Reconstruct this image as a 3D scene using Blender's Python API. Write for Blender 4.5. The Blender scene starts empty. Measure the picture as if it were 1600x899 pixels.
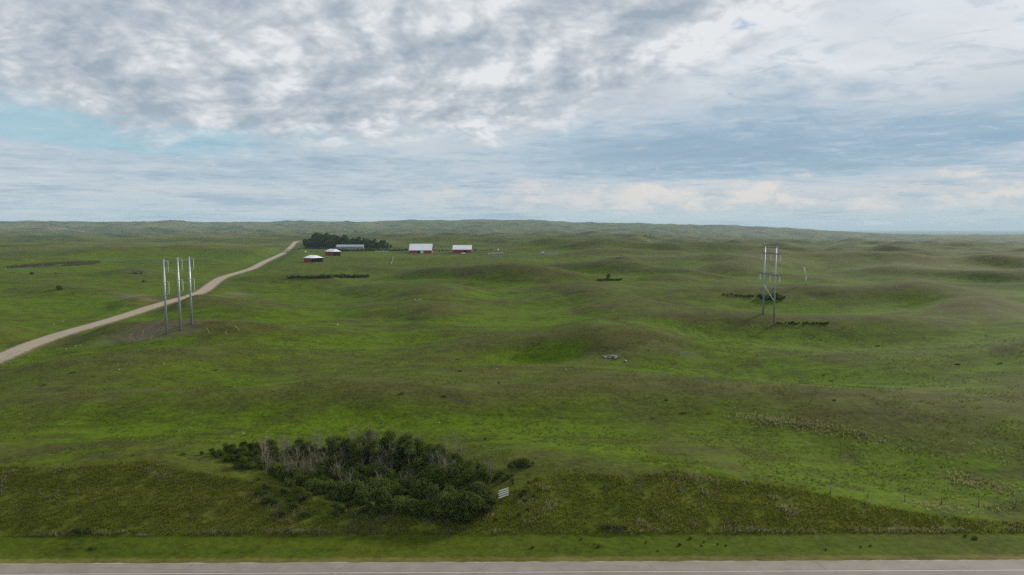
import bpy, math, random
import numpy as np
R = math.radians
rng = random.Random(7)
nrg = np.random.RandomState(11)
S = bpy.context.scene
COL = S.collection

# ------------------------------------------------------------------ camera
CAM_H = 45.0
FOC = 1600 * 24.0 / 36.0
PITCH = math.atan((449.5 - 358.0) / FOC)
cd = bpy.data.cameras.new('camera'); cam = bpy.data.objects.new('camera', cd); COL.objects.link(cam)
cam.location = (0, 0, CAM_H); cam.rotation_euler = (math.pi / 2 - PITCH, 0, 0)
cd.sensor_width = 36.0; cd.lens = 24.0; cd.clip_start = 0.5; cd.clip_end = 120000.0
S.camera = cam
S.view_settings.view_transform = 'Standard'; S.view_settings.look = 'None'
S.view_settings.exposure = 0.0; S.view_settings.gamma = 1.0; S.view_settings.use_curve_mapping = False
S.cycles.use_denoising = False; S.cycles.use_adaptive_sampling = False; S.cycles.sample_clamp_direct = 4.0
S.cycles.max_bounces = 6; S.cycles.diffuse_bounces = 2; S.cycles.volume_bounces = 1
S.cycles.transparent_max_bounces = 8

# ------------------------------------------------------------------ node helpers
class NT:
    def __init__(s, tree): s.t = tree; s.n = tree.nodes; s.l = tree.links
    def node(s, typ, **kw):
        n = s.n.new(typ)
        for k, v in kw.items(): setattr(n, k, v)
        return n
    def put(s, sock, v):
        if isinstance(v, bpy.types.NodeSocket): s.l.new(v, sock)
        elif v is not None: sock.default_value = v
    def m(s, op, a, b=None, c=None, clamp=False):
        n = s.node('ShaderNodeMath', operation=op, use_clamp=clamp)
        s.put(n.inputs[0], a); s.put(n.inputs[1], b)
        if c is not None: s.put(n.inputs[2], c)
        return n.outputs[0]
    def vm(s, op, a, b=None, scale=None):
        n = s.node('ShaderNodeVectorMath', operation=op)
        s.put(n.inputs[0], a)
        if b is not None: s.put(n.inputs[1], b)
        if scale is not None: s.put(n.inputs['Scale'], scale)
        return n.outputs[0]
    def noise(s, vec, scale, detail=4, rough=0.5, dist=0.0, dim='3D', color=False):
        n = s.node('ShaderNodeTexNoise', noise_dimensions=dim)
        s.put(n.inputs['Vector'], vec); n.inputs['Scale'].default_value = scale
        n.inputs['Detail'].default_value = detail; n.inputs['Roughness'].default_value = rough
        n.inputs['Distortion'].default_value = dist
        return n.outputs['Color' if color else 'Fac']
    def ss(s, v, lo, hi, a=0.0, b=1.0):
        n = s.node('ShaderNodeMapRange', interpolation_type='SMOOTHSTEP')
        s.put(n.inputs[0], v)
        for i, q in enumerate((lo, hi, a, b)): s.put(n.inputs[i + 1], q)
        return n.outputs[0]
    def lin(s, v, lo, hi, a=0.0, b=1.0):
        n = s.node('ShaderNodeMapRange')
        s.put(n.inputs[0], v)
        for i, q in enumerate((lo, hi, a, b)): s.put(n.inputs[i + 1], q)
        return n.outputs[0]
    def mix(s, f, a, b, blend='MIX'):
        n = s.node('ShaderNodeMix', data_type='RGBA', blend_type=blend)
        s.put(n.inputs[0], f); s.put(n.inputs[6], c4(a)); s.put(n.inputs[7], c4(b))
        return n.outputs[2]
    def ramp(s, f, stops, interp='LINEAR'):
        n = s.node('ShaderNodeValToRGB'); r = n.color_ramp; r.interpolation = interp
        while len(r.elements) < len(stops): r.elements.new(0.5)
        for e, (p, c) in zip(r.elements, stops): e.position = p; e.color = c4(c)
        s.put(n.inputs[0], f)
        return n.outputs[0]
def c4(c):
    if isinstance(c, bpy.types.NodeSocket): return c
    return (c[0], c[1], c[2], 1.0)
def lin1(v):
    v /= 255.0
    return v / 12.92 if v <= 0.04045 else ((v + 0.055) / 1.055) ** 2.4
def rgb(r, g, b): return (lin1(r), lin1(g), lin1(b))

# ------------------------------------------------------------------ world: Nishita sky under procedural cloud
SUN_AZ, SUN_EL = R(50), R(23)
w = bpy.data.worlds.new('World'); S.world = w; w.use_nodes = True
w.node_tree.nodes.clear(); w.cycles.sampling_method = 'MANUAL'; w.cycles.sample_map_resolution = 256
W = NT(w.node_tree)
out = W.node('ShaderNodeOutputWorld'); bg = W.node('ShaderNodeBackground'); bg.inputs[1].default_value = 0.1
W.l.new(bg.outputs[0], out.inputs[0])
sky = W.node('ShaderNodeTexSky', sky_type='NISHITA', sun_disc=False)
sky.sun_elevation = SUN_EL; sky.sun_rotation = SUN_AZ
tc = W.node('ShaderNodeTexCoord').outputs['Generated']
sp = W.node('ShaderNodeSeparateXYZ'); W.l.new(tc, sp.inputs[0])
X, Y, Z = sp.outputs
Zp = W.m('MAXIMUM', Z, 0.0)
el = W.m('MULTIPLY', W.m('ARCSINE', Zp), 57.2958)
hor = W.m('SQRT', W.m('ADD', W.m('MULTIPLY', X, X), W.m('ADD', W.m('MULTIPLY', Y, Y), 1e-5)))
sa = W.m('DIVIDE', X, hor)
def plane(k):
    d = W.m('ADD', Zp, k)
    c = W.node('ShaderNodeCombineXYZ')
    W.l.new(W.m('DIVIDE', X, d), c.inputs[0]); W.l.new(W.m('DIVIDE', Y, d), c.inputs[1])
    return c.outputs[0]
P = plane(0.34)
PS = plane(0.045)
wn = W.vm('SUBTRACT', W.noise(P, 1.3, 3, 0.5, color=True), (0.5, 0.5, 0.5))
wn2 = W.vm('SUBTRACT', W.noise(P, 5.0, 4, 0.5, color=True), (0.5, 0.5, 0.5))
Pw = W.vm('ADD', W.vm('ADD', P, W.vm('SCALE', wn, scale=0.15)), W.vm('SCALE', wn2, scale=0.05))
def cloud(off):
    v = W.vm('ADD', Pw, off); tot = None
    for sc_, w_ in ((1.9, 0.28), (3.9, 0.50), (8.3, 0.32), (20, 0.16), (41.0, 0.09), (85.0, 0.045)):
        q = W.m('ABSOLUTE', W.m('SUBTRACT', W.noise(v, sc_, 0, 0.5), 0.5))
        q = W.m('MULTIPLY', q, 2 * w_)
        tot = q if tot is None else W.m('ADD', tot, q)
    return tot
c1 = cloud((0, 0, 0)); c2 = cloud((0.016, 0.012, 0)); c3 = cloud((0.06, 0.05, 0))
nlow = W.noise(W.vm('ADD', P, (3.1, 1.7, 0)), 2.3, 5, 0.5)
relief = W.m('ADD', W.m('MULTIPLY', W.m('SUBTRACT', c1, c2), 0.95), W.m('MULTIPLY', W.m('SUBTRACT', c1, c3), 1.05))
t = W.m('ADD', 0.48, relief)
t = W.m('SUBTRACT', t, W.m('MULTIPLY', W.m('SUBTRACT', nlow, 0.5), 0.8))
fz = W.noise(W.vm('ADD', Pw, (5, 5, 0)), 3.7, 10, 0.535, 0.0)
fz2 = W.noise(W.vm('ADD', Pw, (5.025, 5.035, 0)), 3.7, 10, 0.535, 0.0)
t = W.m('ADD', t, W.m('ADD', W.m('MULTIPLY', W.m('SUBTRACT', 0.5, fz), 1.15), W.m('MULTIPLY', W.m('SUBTRACT', fz, fz2), 3.6)))
t = W.m('ADD', t, W.lin(sa, -0.6, 0.45, -0.04, 0.24))
lumpc = W.ramp(t, [(-0.0, rgb(159, 172, 186)), (0.26, rgb(175, 186, 197)), (0.50, rgb(190, 198, 206)),
                   (0.74, rgb(209, 214, 219)), (1.0, rgb(230, 233, 236))])
# holes of blue high in the frame and along the lower edge of the lumpy deck
skyc = W.mix(0.55, W.vm('SCALE', sky.outputs[0], scale=0.1), rgb(128, 178, 208))
hole = W.ss(W.m('ADD', W.m('MULTIPLY', c1, 0.35), nlow), 0.44, 0.37)
lumpc = W.mix(W.m('MULTIPLY', hole, 0.75), lumpc, skyc)
# stratus bands: elevation warped by long streaky noise
sn = W.noise(PS, 0.55, 7, 0.58, 0.4)
sn2 = W.noise(W.vm('ADD', PS, (7, 3, 0)), 1.7, 6, 0.6, 0.6)
elw = W.m('ADD', el, W.m('MULTIPLY', W.m('SUBTRACT', sn, 0.5), W.lin(el, 0.0, 8.0, 1.6, 7.0)))
elw = W.m('ADD', elw, W.m('MULTIPLY', W.m('SUBTRACT', sn2, 0.5), W.lin(el, 0.0, 8.0, 1.0, 2.4)))
en = W.m('DIVIDE', elw, 20.0)
def st(y): return max(0.0, min(1.0, (358 - y) / FOC * 57.3 / 20.0))
left = W.ramp(en, [(st(352), rgb(176, 197, 207)), (st(325), rgb(182, 200, 210)), (st(305), rgb(192, 204, 212)), (st(285), rgb(176, 194, 207)),
                   (st(250), rgb(180, 197, 209)), (st(228), rgb(184, 201, 212)), (st(212), rgb(157, 197, 215)), (st(200), rgb(168, 198, 214)),
                   (st(178), rgb(190, 201, 211)), (st(60), rgb(196, 204, 213))])
right = W.ramp(en, [(st(354), rgb(183, 203, 211)), (st(335), rgb(192, 207, 213)), (st(312), rgb(205, 209, 212)), (st(297), rgb(207, 210, 213)),
                    (st(288), rgb(164, 188, 204)), (st(240), rgb(152, 180, 202)), (st(195), rgb(168, 190, 207)), (st(165), rgb(203, 212, 220)),
                    (st(140), rgb(224, 229, 234)), (st(40), rgb(226, 232, 239))])
azm = W.ss(W.m('ADD', sa, W.m('MULTIPLY', W.m('SUBTRACT', sn, 0.5), 0.5)), -0.16, 0.30)
strat = W.mix(azm, left, right)
# fine streaks
fs = W.noise(W.vm('ADD', PS, (1, 9, 0)), 3.2, 8, 0.62, 0.8)
strat = W.mix(W.ss(fs, 0.50, 0.68, 0.0, 0.34), strat, rgb(216, 220, 224))
strat = W.mix(W.ss(fs, 0.50, 0.33, 0.0, 0.40), strat, rgb(140, 166, 188))
# broad pale banks of cloud inside the blue-grey bands
pb_ = W.noise(W.vm('ADD', PS, (4, 2, 0)), 0.42, 7, 0.6, 0.3)
strat = W.mix(W.ss(pb_, 0.47, 0.62, 0.0, 0.62), strat, rgb(205, 212, 219))
strat = W.mix(W.ss(pb_, 0.46, 0.34, 0.0, 0.65), strat, rgb(146, 172, 193))
# low sunlit cumulus tops near the horizon on the right
cu = W.noise(W.vm('MULTIPLY', tc, (1, 1, 2.6)), 13.0, 8, 0.62, 0.1)
cm = W.m('MULTIPLY', W.ss(el, 0.9, 2.0), W.ss(W.m('ADD', el, W.m('MULTIPLY', W.m('SUBTRACT', cu, 0.5), -8.0)), 3.9, 2.3))
cm = W.m('MULTIPLY', cm, W.lin(sa, -0.25, 0.25, 0.12, 0.95))
teal = W.m('MULTIPLY', W.m('MULTIPLY', W.ss(elw, 5.6, 6.6), W.ss(elw, 8.9, 7.9)), W.ss(W.m('ADD', sa, W.m('MULTIPLY', W.m('SUBTRACT', sn2, 0.5), 0.5)), -0.27, -0.45))
strat = W.mix(W.m('MULTIPLY', teal, 0.65), strat, rgb(150, 197, 214))
strat = W.mix(cm, strat, W.mix(W.ss(cu, 0.42, 0.62), rgb(188, 201, 209), rgb(226, 222, 217)))
cu2 = W.noise(W.vm('MULTIPLY', tc, (1, 1, 3.0)), 30.0, 5, 0.6, 0.1)
c2m = W.m('MULTIPLY', W.m('MULTIPLY', W.ss(el, 0.18, 0.3), W.ss(el, 0.75, 0.4)), W.m('MULTIPLY', W.ss(cu2, 0.5, 0.62), W.ss(sa, 0.35, 0.5)))
# where the lumpy deck begins (degrees above the horizon, by compass side)
edge = W.ramp(W.lin(sa, -0.6, 0.6), [(0.0, (0.39,) * 3), (0.27, (0.31,) * 3), (0.5, (0.37,) * 3), (0.66, (0.50,) * 3), (0.79, (0.66,) * 3), (0.92, (0.86,) * 3), (1.0, (0.98,) * 3)], 'B_SPLINE')
ed = W.m('MULTIPLY', edge, 20.0)
lm = W.ss(W.m('SUBTRACT', W.m('ADD', elw, W.m('MULTIPLY', W.m('SUBTRACT', c1, 0.3), 4.0)), ed), -1.0, 2.2)
skycol = W.mix(lm, strat, lumpc)
# thin blue-white veil right at the horizon
skycol = W.mix(W.ss(el, 1.3, 0.0, 0.0, 0.6), skycol, rgb(184, 203, 211))
skycol = W.mix(W.m('MULTIPLY', c2m, 0.7), skycol, rgb(230, 234, 236))
W.l.new(W.vm('SCALE', skycol, scale=10.0), bg.inputs[0])

# ------------------------------------------------------------------ sun
sd = bpy.data.lights.new('sun', 'SUN'); sun = bpy.data.objects.new('sun', sd); COL.objects.link(sun)
sd.energy = 4.1; sd.angle = R(8); sd.color = (1.0, 0.93, 0.82)
sun.rotation_euler = (math.pi / 2 - SUN_EL, 0, math.pi - SUN_AZ)

# ------------------------------------------------------------------ small helpers
def smooth(a, b, v):
    t = np.clip((v - a) / (b - a), 0, 1); return t * t * (3 - 2 * t)
def mesh(name, V, F, mats=(), mi=None, smooth_=False):
    me = bpy.data.meshes.new(name)
    V = np.asarray(V, dtype=np.float32)
    if isinstance(F, np.ndarray):
        n, k = F.shape
        me.vertices.add(len(V)); me.vertices.foreach_set('co', V.ravel())
        me.loops.add(n * k); me.loops.foreach_set('vertex_index', F.astype(np.int32).ravel())
        me.polygons.add(n); me.polygons.foreach_set('loop_start', np.arange(0, n * k, k, dtype=np.int32))
        me.polygons.foreach_set('loop_total', np.full(n, k, dtype=np.int32))
    else:
        me.from_pydata([tuple(v) for v in V], [], F)
    for m in mats: me.materials.append(m)
    if mi is not None: me.polygons.foreach_set('material_index', np.asarray(mi, dtype=np.int32))
    me.update(calc_edges=True)
    me.polygons.foreach_set('use_smooth', np.full(len(me.polygons), smooth_, dtype=bool))
    return me
def obj(name, me, parent=None, loc=None):
    o = bpy.data.objects.new(name, me); COL.objects.link(o)
    if parent: o.parent = parent
    if loc is not None: o.location = loc
    return o
def tag(o, label=None, cat=None, group=None, kind=None):
    if label: o['label'] = label
    if cat: o['category'] = cat
    if group: o['group'] = group
    if kind: o['kind'] = kind
    return o
def empty(name, loc, rz=0.0, sc=1.0):
    o = bpy.data.objects.new(name, None); COL.objects.link(o); o.location = loc
    o.rotation_euler = (0, 0, rz); o.scale = (sc, sc, sc); o.empty_display_size = 0.3
    return o
def copy_tree(o, parent=None):
    c = o.copy(); COL.objects.link(c); c.parent = parent
    for ch in list(o.children): copy_tree(ch, c)
    return c
class MB:
    def __init__(s): s.V = []; s.F = []
    def add(s, V, F):
        n = len(s.V); s.V += [tuple(v) for v in V]; s.F += [tuple(i + n for i in f) for f in F]; return s
    def box(s, x0, x1, y0, y1, z0, z1):
        return s.add([(x0, y0, z0), (x1, y0, z0), (x1, y1, z0), (x0, y1, z0), (x0, y0, z1), (x1, y0, z1), (x1, y1, z1), (x0, y1, z1)],
                     [(0, 3, 2, 1), (4, 5, 6, 7), (0, 1, 5, 4), (1, 2, 6, 5), (2, 3, 7, 6), (3, 0, 4, 7)])
    def tube(s, pts, rad, n=8, cap=True):
        pts = [np.array(p, float) for p in pts]
        if not hasattr(rad, '__len__'): rad = [rad] * len(pts)
        V = []; F = []
        for i, p in enumerate(pts):
            d = pts[min(i + 1, len(pts) - 1)] - pts[max(i - 1, 0)]; d /= np.linalg.norm(d) + 1e-9
            u = np.cross(d, (0, 0, 1.0) if abs(d[2]) < 0.9 else (1.0, 0, 0)); u /= np.linalg.norm(u); v = np.cross(d, u)
            for k in range(n):
                a = 2 * math.pi * k / n
                V.append(p + (u * math.cos(a) + v * math.sin(a)) * rad[i])
        for i in range(len(pts) - 1):
            for k in range(n):
                a = i * n + k; b = i * n + (k + 1) % n
                F.append((a, b, b + n, a + n))
        if cap: F.append(tuple(range(n - 1, -1, -1))); F.append(tuple(range((len(pts) - 1) * n, len(pts) * n)))
        return s.add(V, F)
    def build(s, name, mat, parent=None, sm=False, loc=None):
        return obj(name, mesh(name, s.V, s.F, [mat], smooth_=sm), parent, loc)

# ------------------------------------------------------------------ numpy gradient noise
_perm = np.random.RandomState(5).permutation(4096)
_ga = np.random.RandomState(6).rand(4096) * 2 * math.pi
_gx, _gy = np.cos(_ga), np.sin(_ga)
def pn(x, y, seed=0):
    xi = np.floor(x).astype(np.int64); yi = np.floor(y).astype(np.int64)
    fx = x - xi; fy = y - yi
    u = fx * fx * fx * (fx * (fx * 6 - 15) + 10); v = fy * fy * fy * (fy * (fy * 6 - 15) + 10)
    def g(ix, iy, dx, dy):
        h = _perm[(_perm[(ix + seed * 131) & 4095] + iy) & 4095]
        return _gx[h] * dx + _gy[h] * dy
    a = g(xi, yi, fx, fy); b = g(xi + 1, yi, fx - 1, fy); c = g(xi, yi + 1, fx, fy - 1); d = g(xi + 1, yi + 1, fx - 1, fy - 1)
    return ((a + u * (b - a)) + v * ((c + u * (d - c)) - (a + u * (b - a)))) * 1.5

# ------------------------------------------------------------------ from the photograph to the place
def ray(px, py):
    a = (px - 800.0) / FOC; b = -(py - 449.5) / FOC
    d = np.array([a, math.cos(PITCH) + b * math.sin(PITCH), -math.sin(PITCH) + b * math.cos(PITCH)])
    return d / np.linalg.norm(d)
def at_z(px, py, z=0.0):
    d = ray(px, py); k = (z - CAM_H) / d[2]
    return np.array([d[0] * k, d[1] * k, z])

# highway line: far edge of the pavement
HA, HB = at_z(0, 882.3), at_z(1600, 875.8)
hd = (HB - HA)[:2]; hd /= np.linalg.norm(hd); hn = np.array([-hd[1], hd[0]])   # away from camera
def hs(x, y): return (x - HA[0]) * hn[0] + (y - HA[1]) * hn[1]                  # distance beyond the pavement edge

# explicit knolls and hollows of the pasture: x, y, rx, ry, rot, amp
KN = [(-60, 119, 28, 24, 0.05, 2.7), (-100, 116, 30, 24, 0.05, 3.0), (28, 116, 26, 20, -0.2, 2.7), (88, 118, 34, 26, 0, -2.6), (4, 124, 16, 14, 0, 1.5), (-21, 112, 12, 14, 0, -1.6)]
def knoll(px, py, z0, rx, ry, amp, rot=0.0):
    p = at_z(px, py, z0); KN.append((p[0], p[1], rx, ry * (.85 if amp > 0 else 1), rot, amp * 1.45))
knoll(870, 536, 2, 66, 38, 3.3)        # broad knoll holding the round hollow
knoll(838, 551, 4, 18, 10, -3.0)      # its hollow
knoll(1085, 470, 3, 60, 42, 5.0, -0.2)
knoll(1390, 520, 2, 70, 34, 4.6, -0.15)
knoll(1320, 590, 2, 48, 20, -2.2, -0.3)
knoll(1500, 610, 2, 60, 40, 3.0)
knoll(1370, 470, 2, 90, 50, 5.0, -0.1)
knoll(1180, 520, 2, 50, 22, 2.2)
knoll(230, 530, 2, 52, 16, 2.6)
knoll(640, 470, 3, 80, 40, 3.4)
knoll(760, 436, 6, 60, 40, 3.0)
knoll(330, 640, 2, 60, 18, 1.6)
knoll(1250, 640, 3, 55, 26, 2.6, -0.35)
knoll(600, 535, 1, 70, 14, -1.7, 0.25)
knoll(1130, 540, 1, 60, 12, -1.5, -0.1)
knoll(470, 490, 2, 34, 16, -2.2)
knoll(900, 384, 16, 110, 90, 10.0)
knoll(1180, 410, 4, 120, 60, 6.0)
knoll(1060, 398, 9, 150, 80, 6.5)
knoll(1420, 420, 1, 160, 60, 7.0, -0.1)
knoll(1270, 405, 3, 110, 80, 7.0)
knoll(180, 396, 12, 260, 120, 6.0)
knoll(540, 628, 2, 70, 20, 1.6, .1)
knoll(1060, 602, 2, 56, 22, 1.8, -.15)
knoll(760, 640, 2, 60, 16, 1.3)
knoll(1480, 560, 2, 70, 26, 2.4, -.1)

_fx = [-1e5, 0, 100, 200, 270, 300, 400, 560, 640, 700, 760, 830, 900, 950, 1050, 1150, 1250, 1330, 1400, 1e5]
_fy = [347.5, 347.5, 347.5, 347, 346.2, 346.8, 348, 347, 345, 345.6, 344.6, 345, 348.4, 349.6, 351.5, 354.5, 358.5, 363.5, 368, 374]
def H_nat(x, y):
    r = np.hypot(x, y) + 1e-6
    az = np.degrees(np.arctan2(x, y))
    lc = np.interp(r, [0, 280, 480, 700, 1000, 1500, 2300, 3400, 4600], [1.5, 2, 3.5, 8, 13.5, 17, 19, 14, 16])
    rt = np.interp(r, [0, 280, 480, 1000, 1700, 2300, 3300, 5200, 9000], [1.5, 2, 2, 4, 5, 2, -22, -45, -60])
    wr = smooth(4, 27, az + 6 * pn(x / 900, y / 900, 40))
    base = lc + (rt - lc) * wr
    # far range of hazy hills
    pxx = 800 + np.tan(np.radians(np.clip(az, -60, 60))) * FOC
    caz = np.cos(np.radians(np.clip(az, -60, 60)))
    fy = np.interp(pxx, _fx, _fy)
    zc = CAM_H + (358 - fy) / FOC * 7200 * caz / math.cos(PITCH)
    front = smooth(3600, 7200, r) ** 1.15; back = smooth(7500, 12000, r)
    h = base + (zc - base) * front
    h = h + (-60 - h) * back
    # hummocks
    leftf = 1 - 0.55 * smooth(-8, -20, az) * smooth(350, 600, r) * (1 - smooth(2000, 4000, r))
    wx = x + 22 * pn(x / 140, y / 140, 1); wy = y + 22 * pn(x / 140, y / 140, 2)
    a0 = np.interp(r, [0, 110, 260, 800, 1500, 3000, 5000, 9000], [0, .6, 3.0, 5.0, 8.0, 12, 12, 0])
    a1 = np.interp(r, [0, 110, 220, 400, 900, 1800, 4000, 9000], [0, .6, 6.0, 9.6, 9.2, 9.5, 8.0, 0])
    a2 = np.interp(r, [0, 90, 250, 500, 900, 2000, 3500], [0, .2, 1.0, 1.6, 1.3, 1.0, 0])
    a3 = np.interp(r, [0, 120, 400, 900, 1500], [0, .1, .22, .25, 0])
    a4 = np.interp(r, [0, 1500, 4000, 6500, 7500, 12000, 30000], [0, 0, 18, 20, 7, 6, 10])
    farmf = 1 - 0.72 * smooth(-26, -21, az) * smooth(5, -2, az) * smooth(560, 760, r) * smooth(1500, 1250, r)
    b0 = pn(wx / 230, wy / 230, 3)
    b1 = pn(wx / 92, wy / 84, 13); b1 = b1 + 0.5 * np.abs(b1) - 0.1
    h = h + leftf * farmf * (a0 * b0 + a1 * b1 + a2 * pn(wx / 45, wy / 42, 4) + a3 * pn(x / 21, y / 21, 5))
    h = h + a4 * (pn(x / 620, y / 620, 6) + 0.6 * pn(x / 270, y / 270, 7) + 0.35 * pn(x / 130, y / 130, 17))
    for (kx, ky, rx, ry, rot, amp) in KN:
        c, s_ = math.cos(rot), math.sin(rot)
        dx = x - kx; dy = y - ky
        q = ((dx * c + dy * s_) / rx) ** 2 + ((-dx * s_ + dy * c) / ry) ** 2
        h = h + amp * np.exp(-np.minimum(q, 30))
    return h
def H_cut(x, y):
    h = H_nat(x, y)
    s = hs(x, y)
    u = hd[0] * x + hd[1] * y
    toe = 10.2 + 0.6 * pn(u / 22, s * 0 + 3, 8)
    ditch = np.interp(s, [-60, -24, -14, -13, 0.0, 1.0, 4.5, 9], [-2, -2, -0.3, -0.12, -0.12, -0.16, -0.75, -0.85])
    cut = np.where(s > toe, -0.85 + (s - toe) * (0.36 + 0.05 * pn(u / 14, s / 6, 9)) + 0.18 * pn(u / 5, s / 4, 10), ditch)
    # natural grade may not rise above the cut; beyond the cut the natural grade rules
    k = 0.35
    hm = np.minimum(h, cut) - 0 * k
    # natural ground below ditch level is filled
    hm = np.where(s < toe + 6, np.maximum(hm, ditch - 0.0 * s), hm)
    return np.where(s < toe, ditch, hm)
# gravel road, from the photograph, then smoothed in height
def march(Hf, px, py, t0=60.0, t1=30000.0):
    d = ray(px, py)
    ts = np.geomspace(t0, t1, 5000)
    p = d[None, :] * ts[:, None]; z = CAM_H + p[:, 2]
    g = Hf(p[:, 0], p[:, 1]); hit = np.nonzero(z < g)[0]
    if len(hit) == 0: return None
    i = hit[0]
    if i == 0: return np.array([p[0, 0], p[0, 1], g[0]])
    a = (z[i - 1] - g[i - 1]) / ((z[i - 1] - g[i - 1]) - (z[i] - g[i]) + 1e-9)
    q = p[i - 1] + (p[i] - p[i - 1]) * a
    return np.array([q[0], q[1], g[i - 1] + (g[i] - g[i - 1]) * a])
def catmull(P, n=12):
    P = [P[0]] + list(P) + [P[-1]]; o = []
    for i in range(1, len(P) - 2):
        for k in range(n):
            t = k / n; a, b, c, d = P[i - 1], P[i], P[i + 1], P[i + 2]
            o.append(0.5 * ((2 * b) + (-a + c) * t + (2 * a - 5 * b + 4 * c - d) * t * t + (-a + 3 * b - 3 * c + d) * t ** 3))
    o.append(P[-2]); return np.array(o)
_az = lambda px: math.atan((px - 800) / FOC)
def road_pt(px, py, zz): return at_z(px, py, zz)
_rp = [(-260, 645, 2), (-120, 606, 2), (0, 559.5, 2), (50, 538.5, 2), (100, 521, 2.2), (150, 507, 2.4), (200, 492, 2.6), (235, 480.5, 3), (270, 470, 3.2), (300, 462, 3.4), (320, 453, 3.7),
       (335, 441.5, 4.2), (350, 433, 4.8), (375, 425.5, 5.6), (395, 419, 6.4), (415, 408.5, 8), (435, 399.5, 9.6), (447, 393, 11), (456, 384.5, 14), (466, 377, 18)]
RP = [at_z(*q) for q in _rp]
RP.append(RP[-1] + np.array([10, 120, -1.5])); RP.append(RP[-2] + np.array([30, 320, -6]))
ROAD = catmull(RP, 10)
BR = [RP[17], at_z(462, 391.6, 12.3), at_z(490, 391.2, 12.4), at_z(540, 391.6, 12.2), at_z(600, 392.2, 12.0), at_z(640, 392.5, 11.8)]
BRANCH = catmull(BR, 12)
def dens(Pl, step):
    d = np.r_[0, np.cumsum(np.linalg.norm(np.diff(Pl[:, :2], axis=0), axis=1))]
    s = np.arange(0, d[-1], step)
    return np.stack([np.interp(s, d, Pl[:, i]) for i in range(3)], 1)
ROADD, BRANCHD = dens(ROAD, 3.0), dens(BRANCH, 4.0)
def flat_to(h, x, y, line, w0, w1, dz=0.0):
    x = np.asarray(x, float); y = np.asarray(y, float)
    lo = line[:, :2].min(0) - w1; hi = line[:, :2].max(0) + w1
    m = (x > lo[0]) & (x < hi[0]) & (y > lo[1]) & (y < hi[1])
    idx = np.nonzero(m)[0]
    if len(idx) == 0: return h
    h = h.copy()
    for c in range(0, len(idx), 20000):
        ii = idx[c:c + 20000]
        d2 = (x[ii, None] - line[None, :, 0]) ** 2 + (y[ii, None] - line[None, :, 1]) ** 2
        j = d2.argmin(1); d = np.sqrt(d2[np.arange(len(ii)), j])
        f = smooth(w1, w0, d)
        h[ii] = h[ii] * (1 - f) + (line[j, 2] + dz) * f
    return h
_pp = at_z(72, 423, 4.5); PADS = [(_pp[0], _pp[1], 26.0, 56.0, float(H_nat(np.array([_pp[0]]), np.array([_pp[1]]))[0]) - 0.6)]
def H(x, y):
    x = np.atleast_1d(np.asarray(x, float)); y = np.atleast_1d(np.asarray(y, float))
    h = H_cut(x, y)
    h = flat_to(h, x, y, ROADD, 5.5, 26.0, -0.12)
    h = flat_to(h, x, y, BRANCHD, 4.0, 60.0, -0.12)
    for (kx, ky, rx, ry, z) in PADS:
        q = np.sqrt(((x - kx) / rx) ** 2 + ((y - ky) / ry) ** 2)
        f = smooth(2.4, 1.0, q); h = h * (1 - f) + (z - 0.5 * smooth(1.0, 0.5, q)) * f
    return h
def hit(px, py):
    p = march(H, px, py)
    return p
def gz(x, y): return float(H(x, y)[0])

# ------------------------------------------------------------------ materials
def mat(name, base, rough=0.8, metal=0.0, var=0.15, vscale=1.0, bump=0.0, bscale=8.0, spec=0.3):
    m = bpy.data.materials.new(name); m.use_nodes = True; m.node_tree.nodes.clear(); T = NT(m.node_tree)
    o = T.node('ShaderNodeOutputMaterial'); b = T.node('ShaderNodeBsdfPrincipled'); T.l.new(b.outputs[0], o.inputs[0])
    g = T.node('ShaderNodeTexCoord').outputs['Object']
    n = T.noise(g, vscale, 5, 0.6)
    f = T.lin(n, 0.3, 0.7, 1 - var, 1 + var)
    T.l.new(T.vm('SCALE', T.mix(0.0, base, base), scale=f), b.inputs['Base Color'])
    b.inputs['Roughness'].default_value = rough; b.inputs['Metallic'].default_value = metal
    b.inputs['Specular IOR Level'].default_value = spec
    if bump:
        bp = T.node('ShaderNodeBump'); bp.inputs['Strength'].default_value = bump
        T.l.new(T.noise(g, bscale, 4, 0.6), bp.inputs['Height']); T.l.new(bp.outputs[0], b.inputs['Normal'])
    return m
def leaf_mat(name, ca, cb, trans=0.25, scale=0.9):
    m = bpy.data.materials.new(name); m.use_nodes = True; m.node_tree.nodes.clear(); T = NT(m.node_tree)
    o = T.node('ShaderNodeOutputMaterial'); d = T.node('ShaderNodeBsdfDiffuse'); tr = T.node('ShaderNodeBsdfTranslucent')
    mx = T.node('ShaderNodeMixShader'); mx.inputs[0].default_value = trans
    T.l.new(d.outputs[0], mx.inputs[1]); T.l.new(tr.outputs[0], mx.inputs[2]); T.l.new(mx.outputs[0], o.inputs[0])
    g = T.node('ShaderNodeTexCoord').outputs['Object']; oi = T.node('ShaderNodeObjectInfo')
    n = T.noise(g, scale, 5, 0.65)
    f = T.m('ADD', T.lin(n, 0.3, 0.7), T.lin(oi.outputs['Random'], 0, 1, -0.35, 0.35), clamp=True)
    c = T.mix(f, ca, cb)
    T.l.new(c, d.inputs[0]); T.l.new(c, tr.inputs[0])
    return m
M = {}
M['leaf_dark'] = leaf_mat('leaf_dark', (0.048, 0.072, 0.014), (0.11, 0.14, 0.030), .45)
M['leaf_mid'] = leaf_mat('leaf_mid', (0.066, 0.096, 0.018), (0.14, 0.175, 0.038), .45)
M['leaf_far'] = leaf_mat('leaf_far', (0.026, 0.056, 0.014), (0.072, 0.115, 0.026), 0.35, 0.4)
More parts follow.
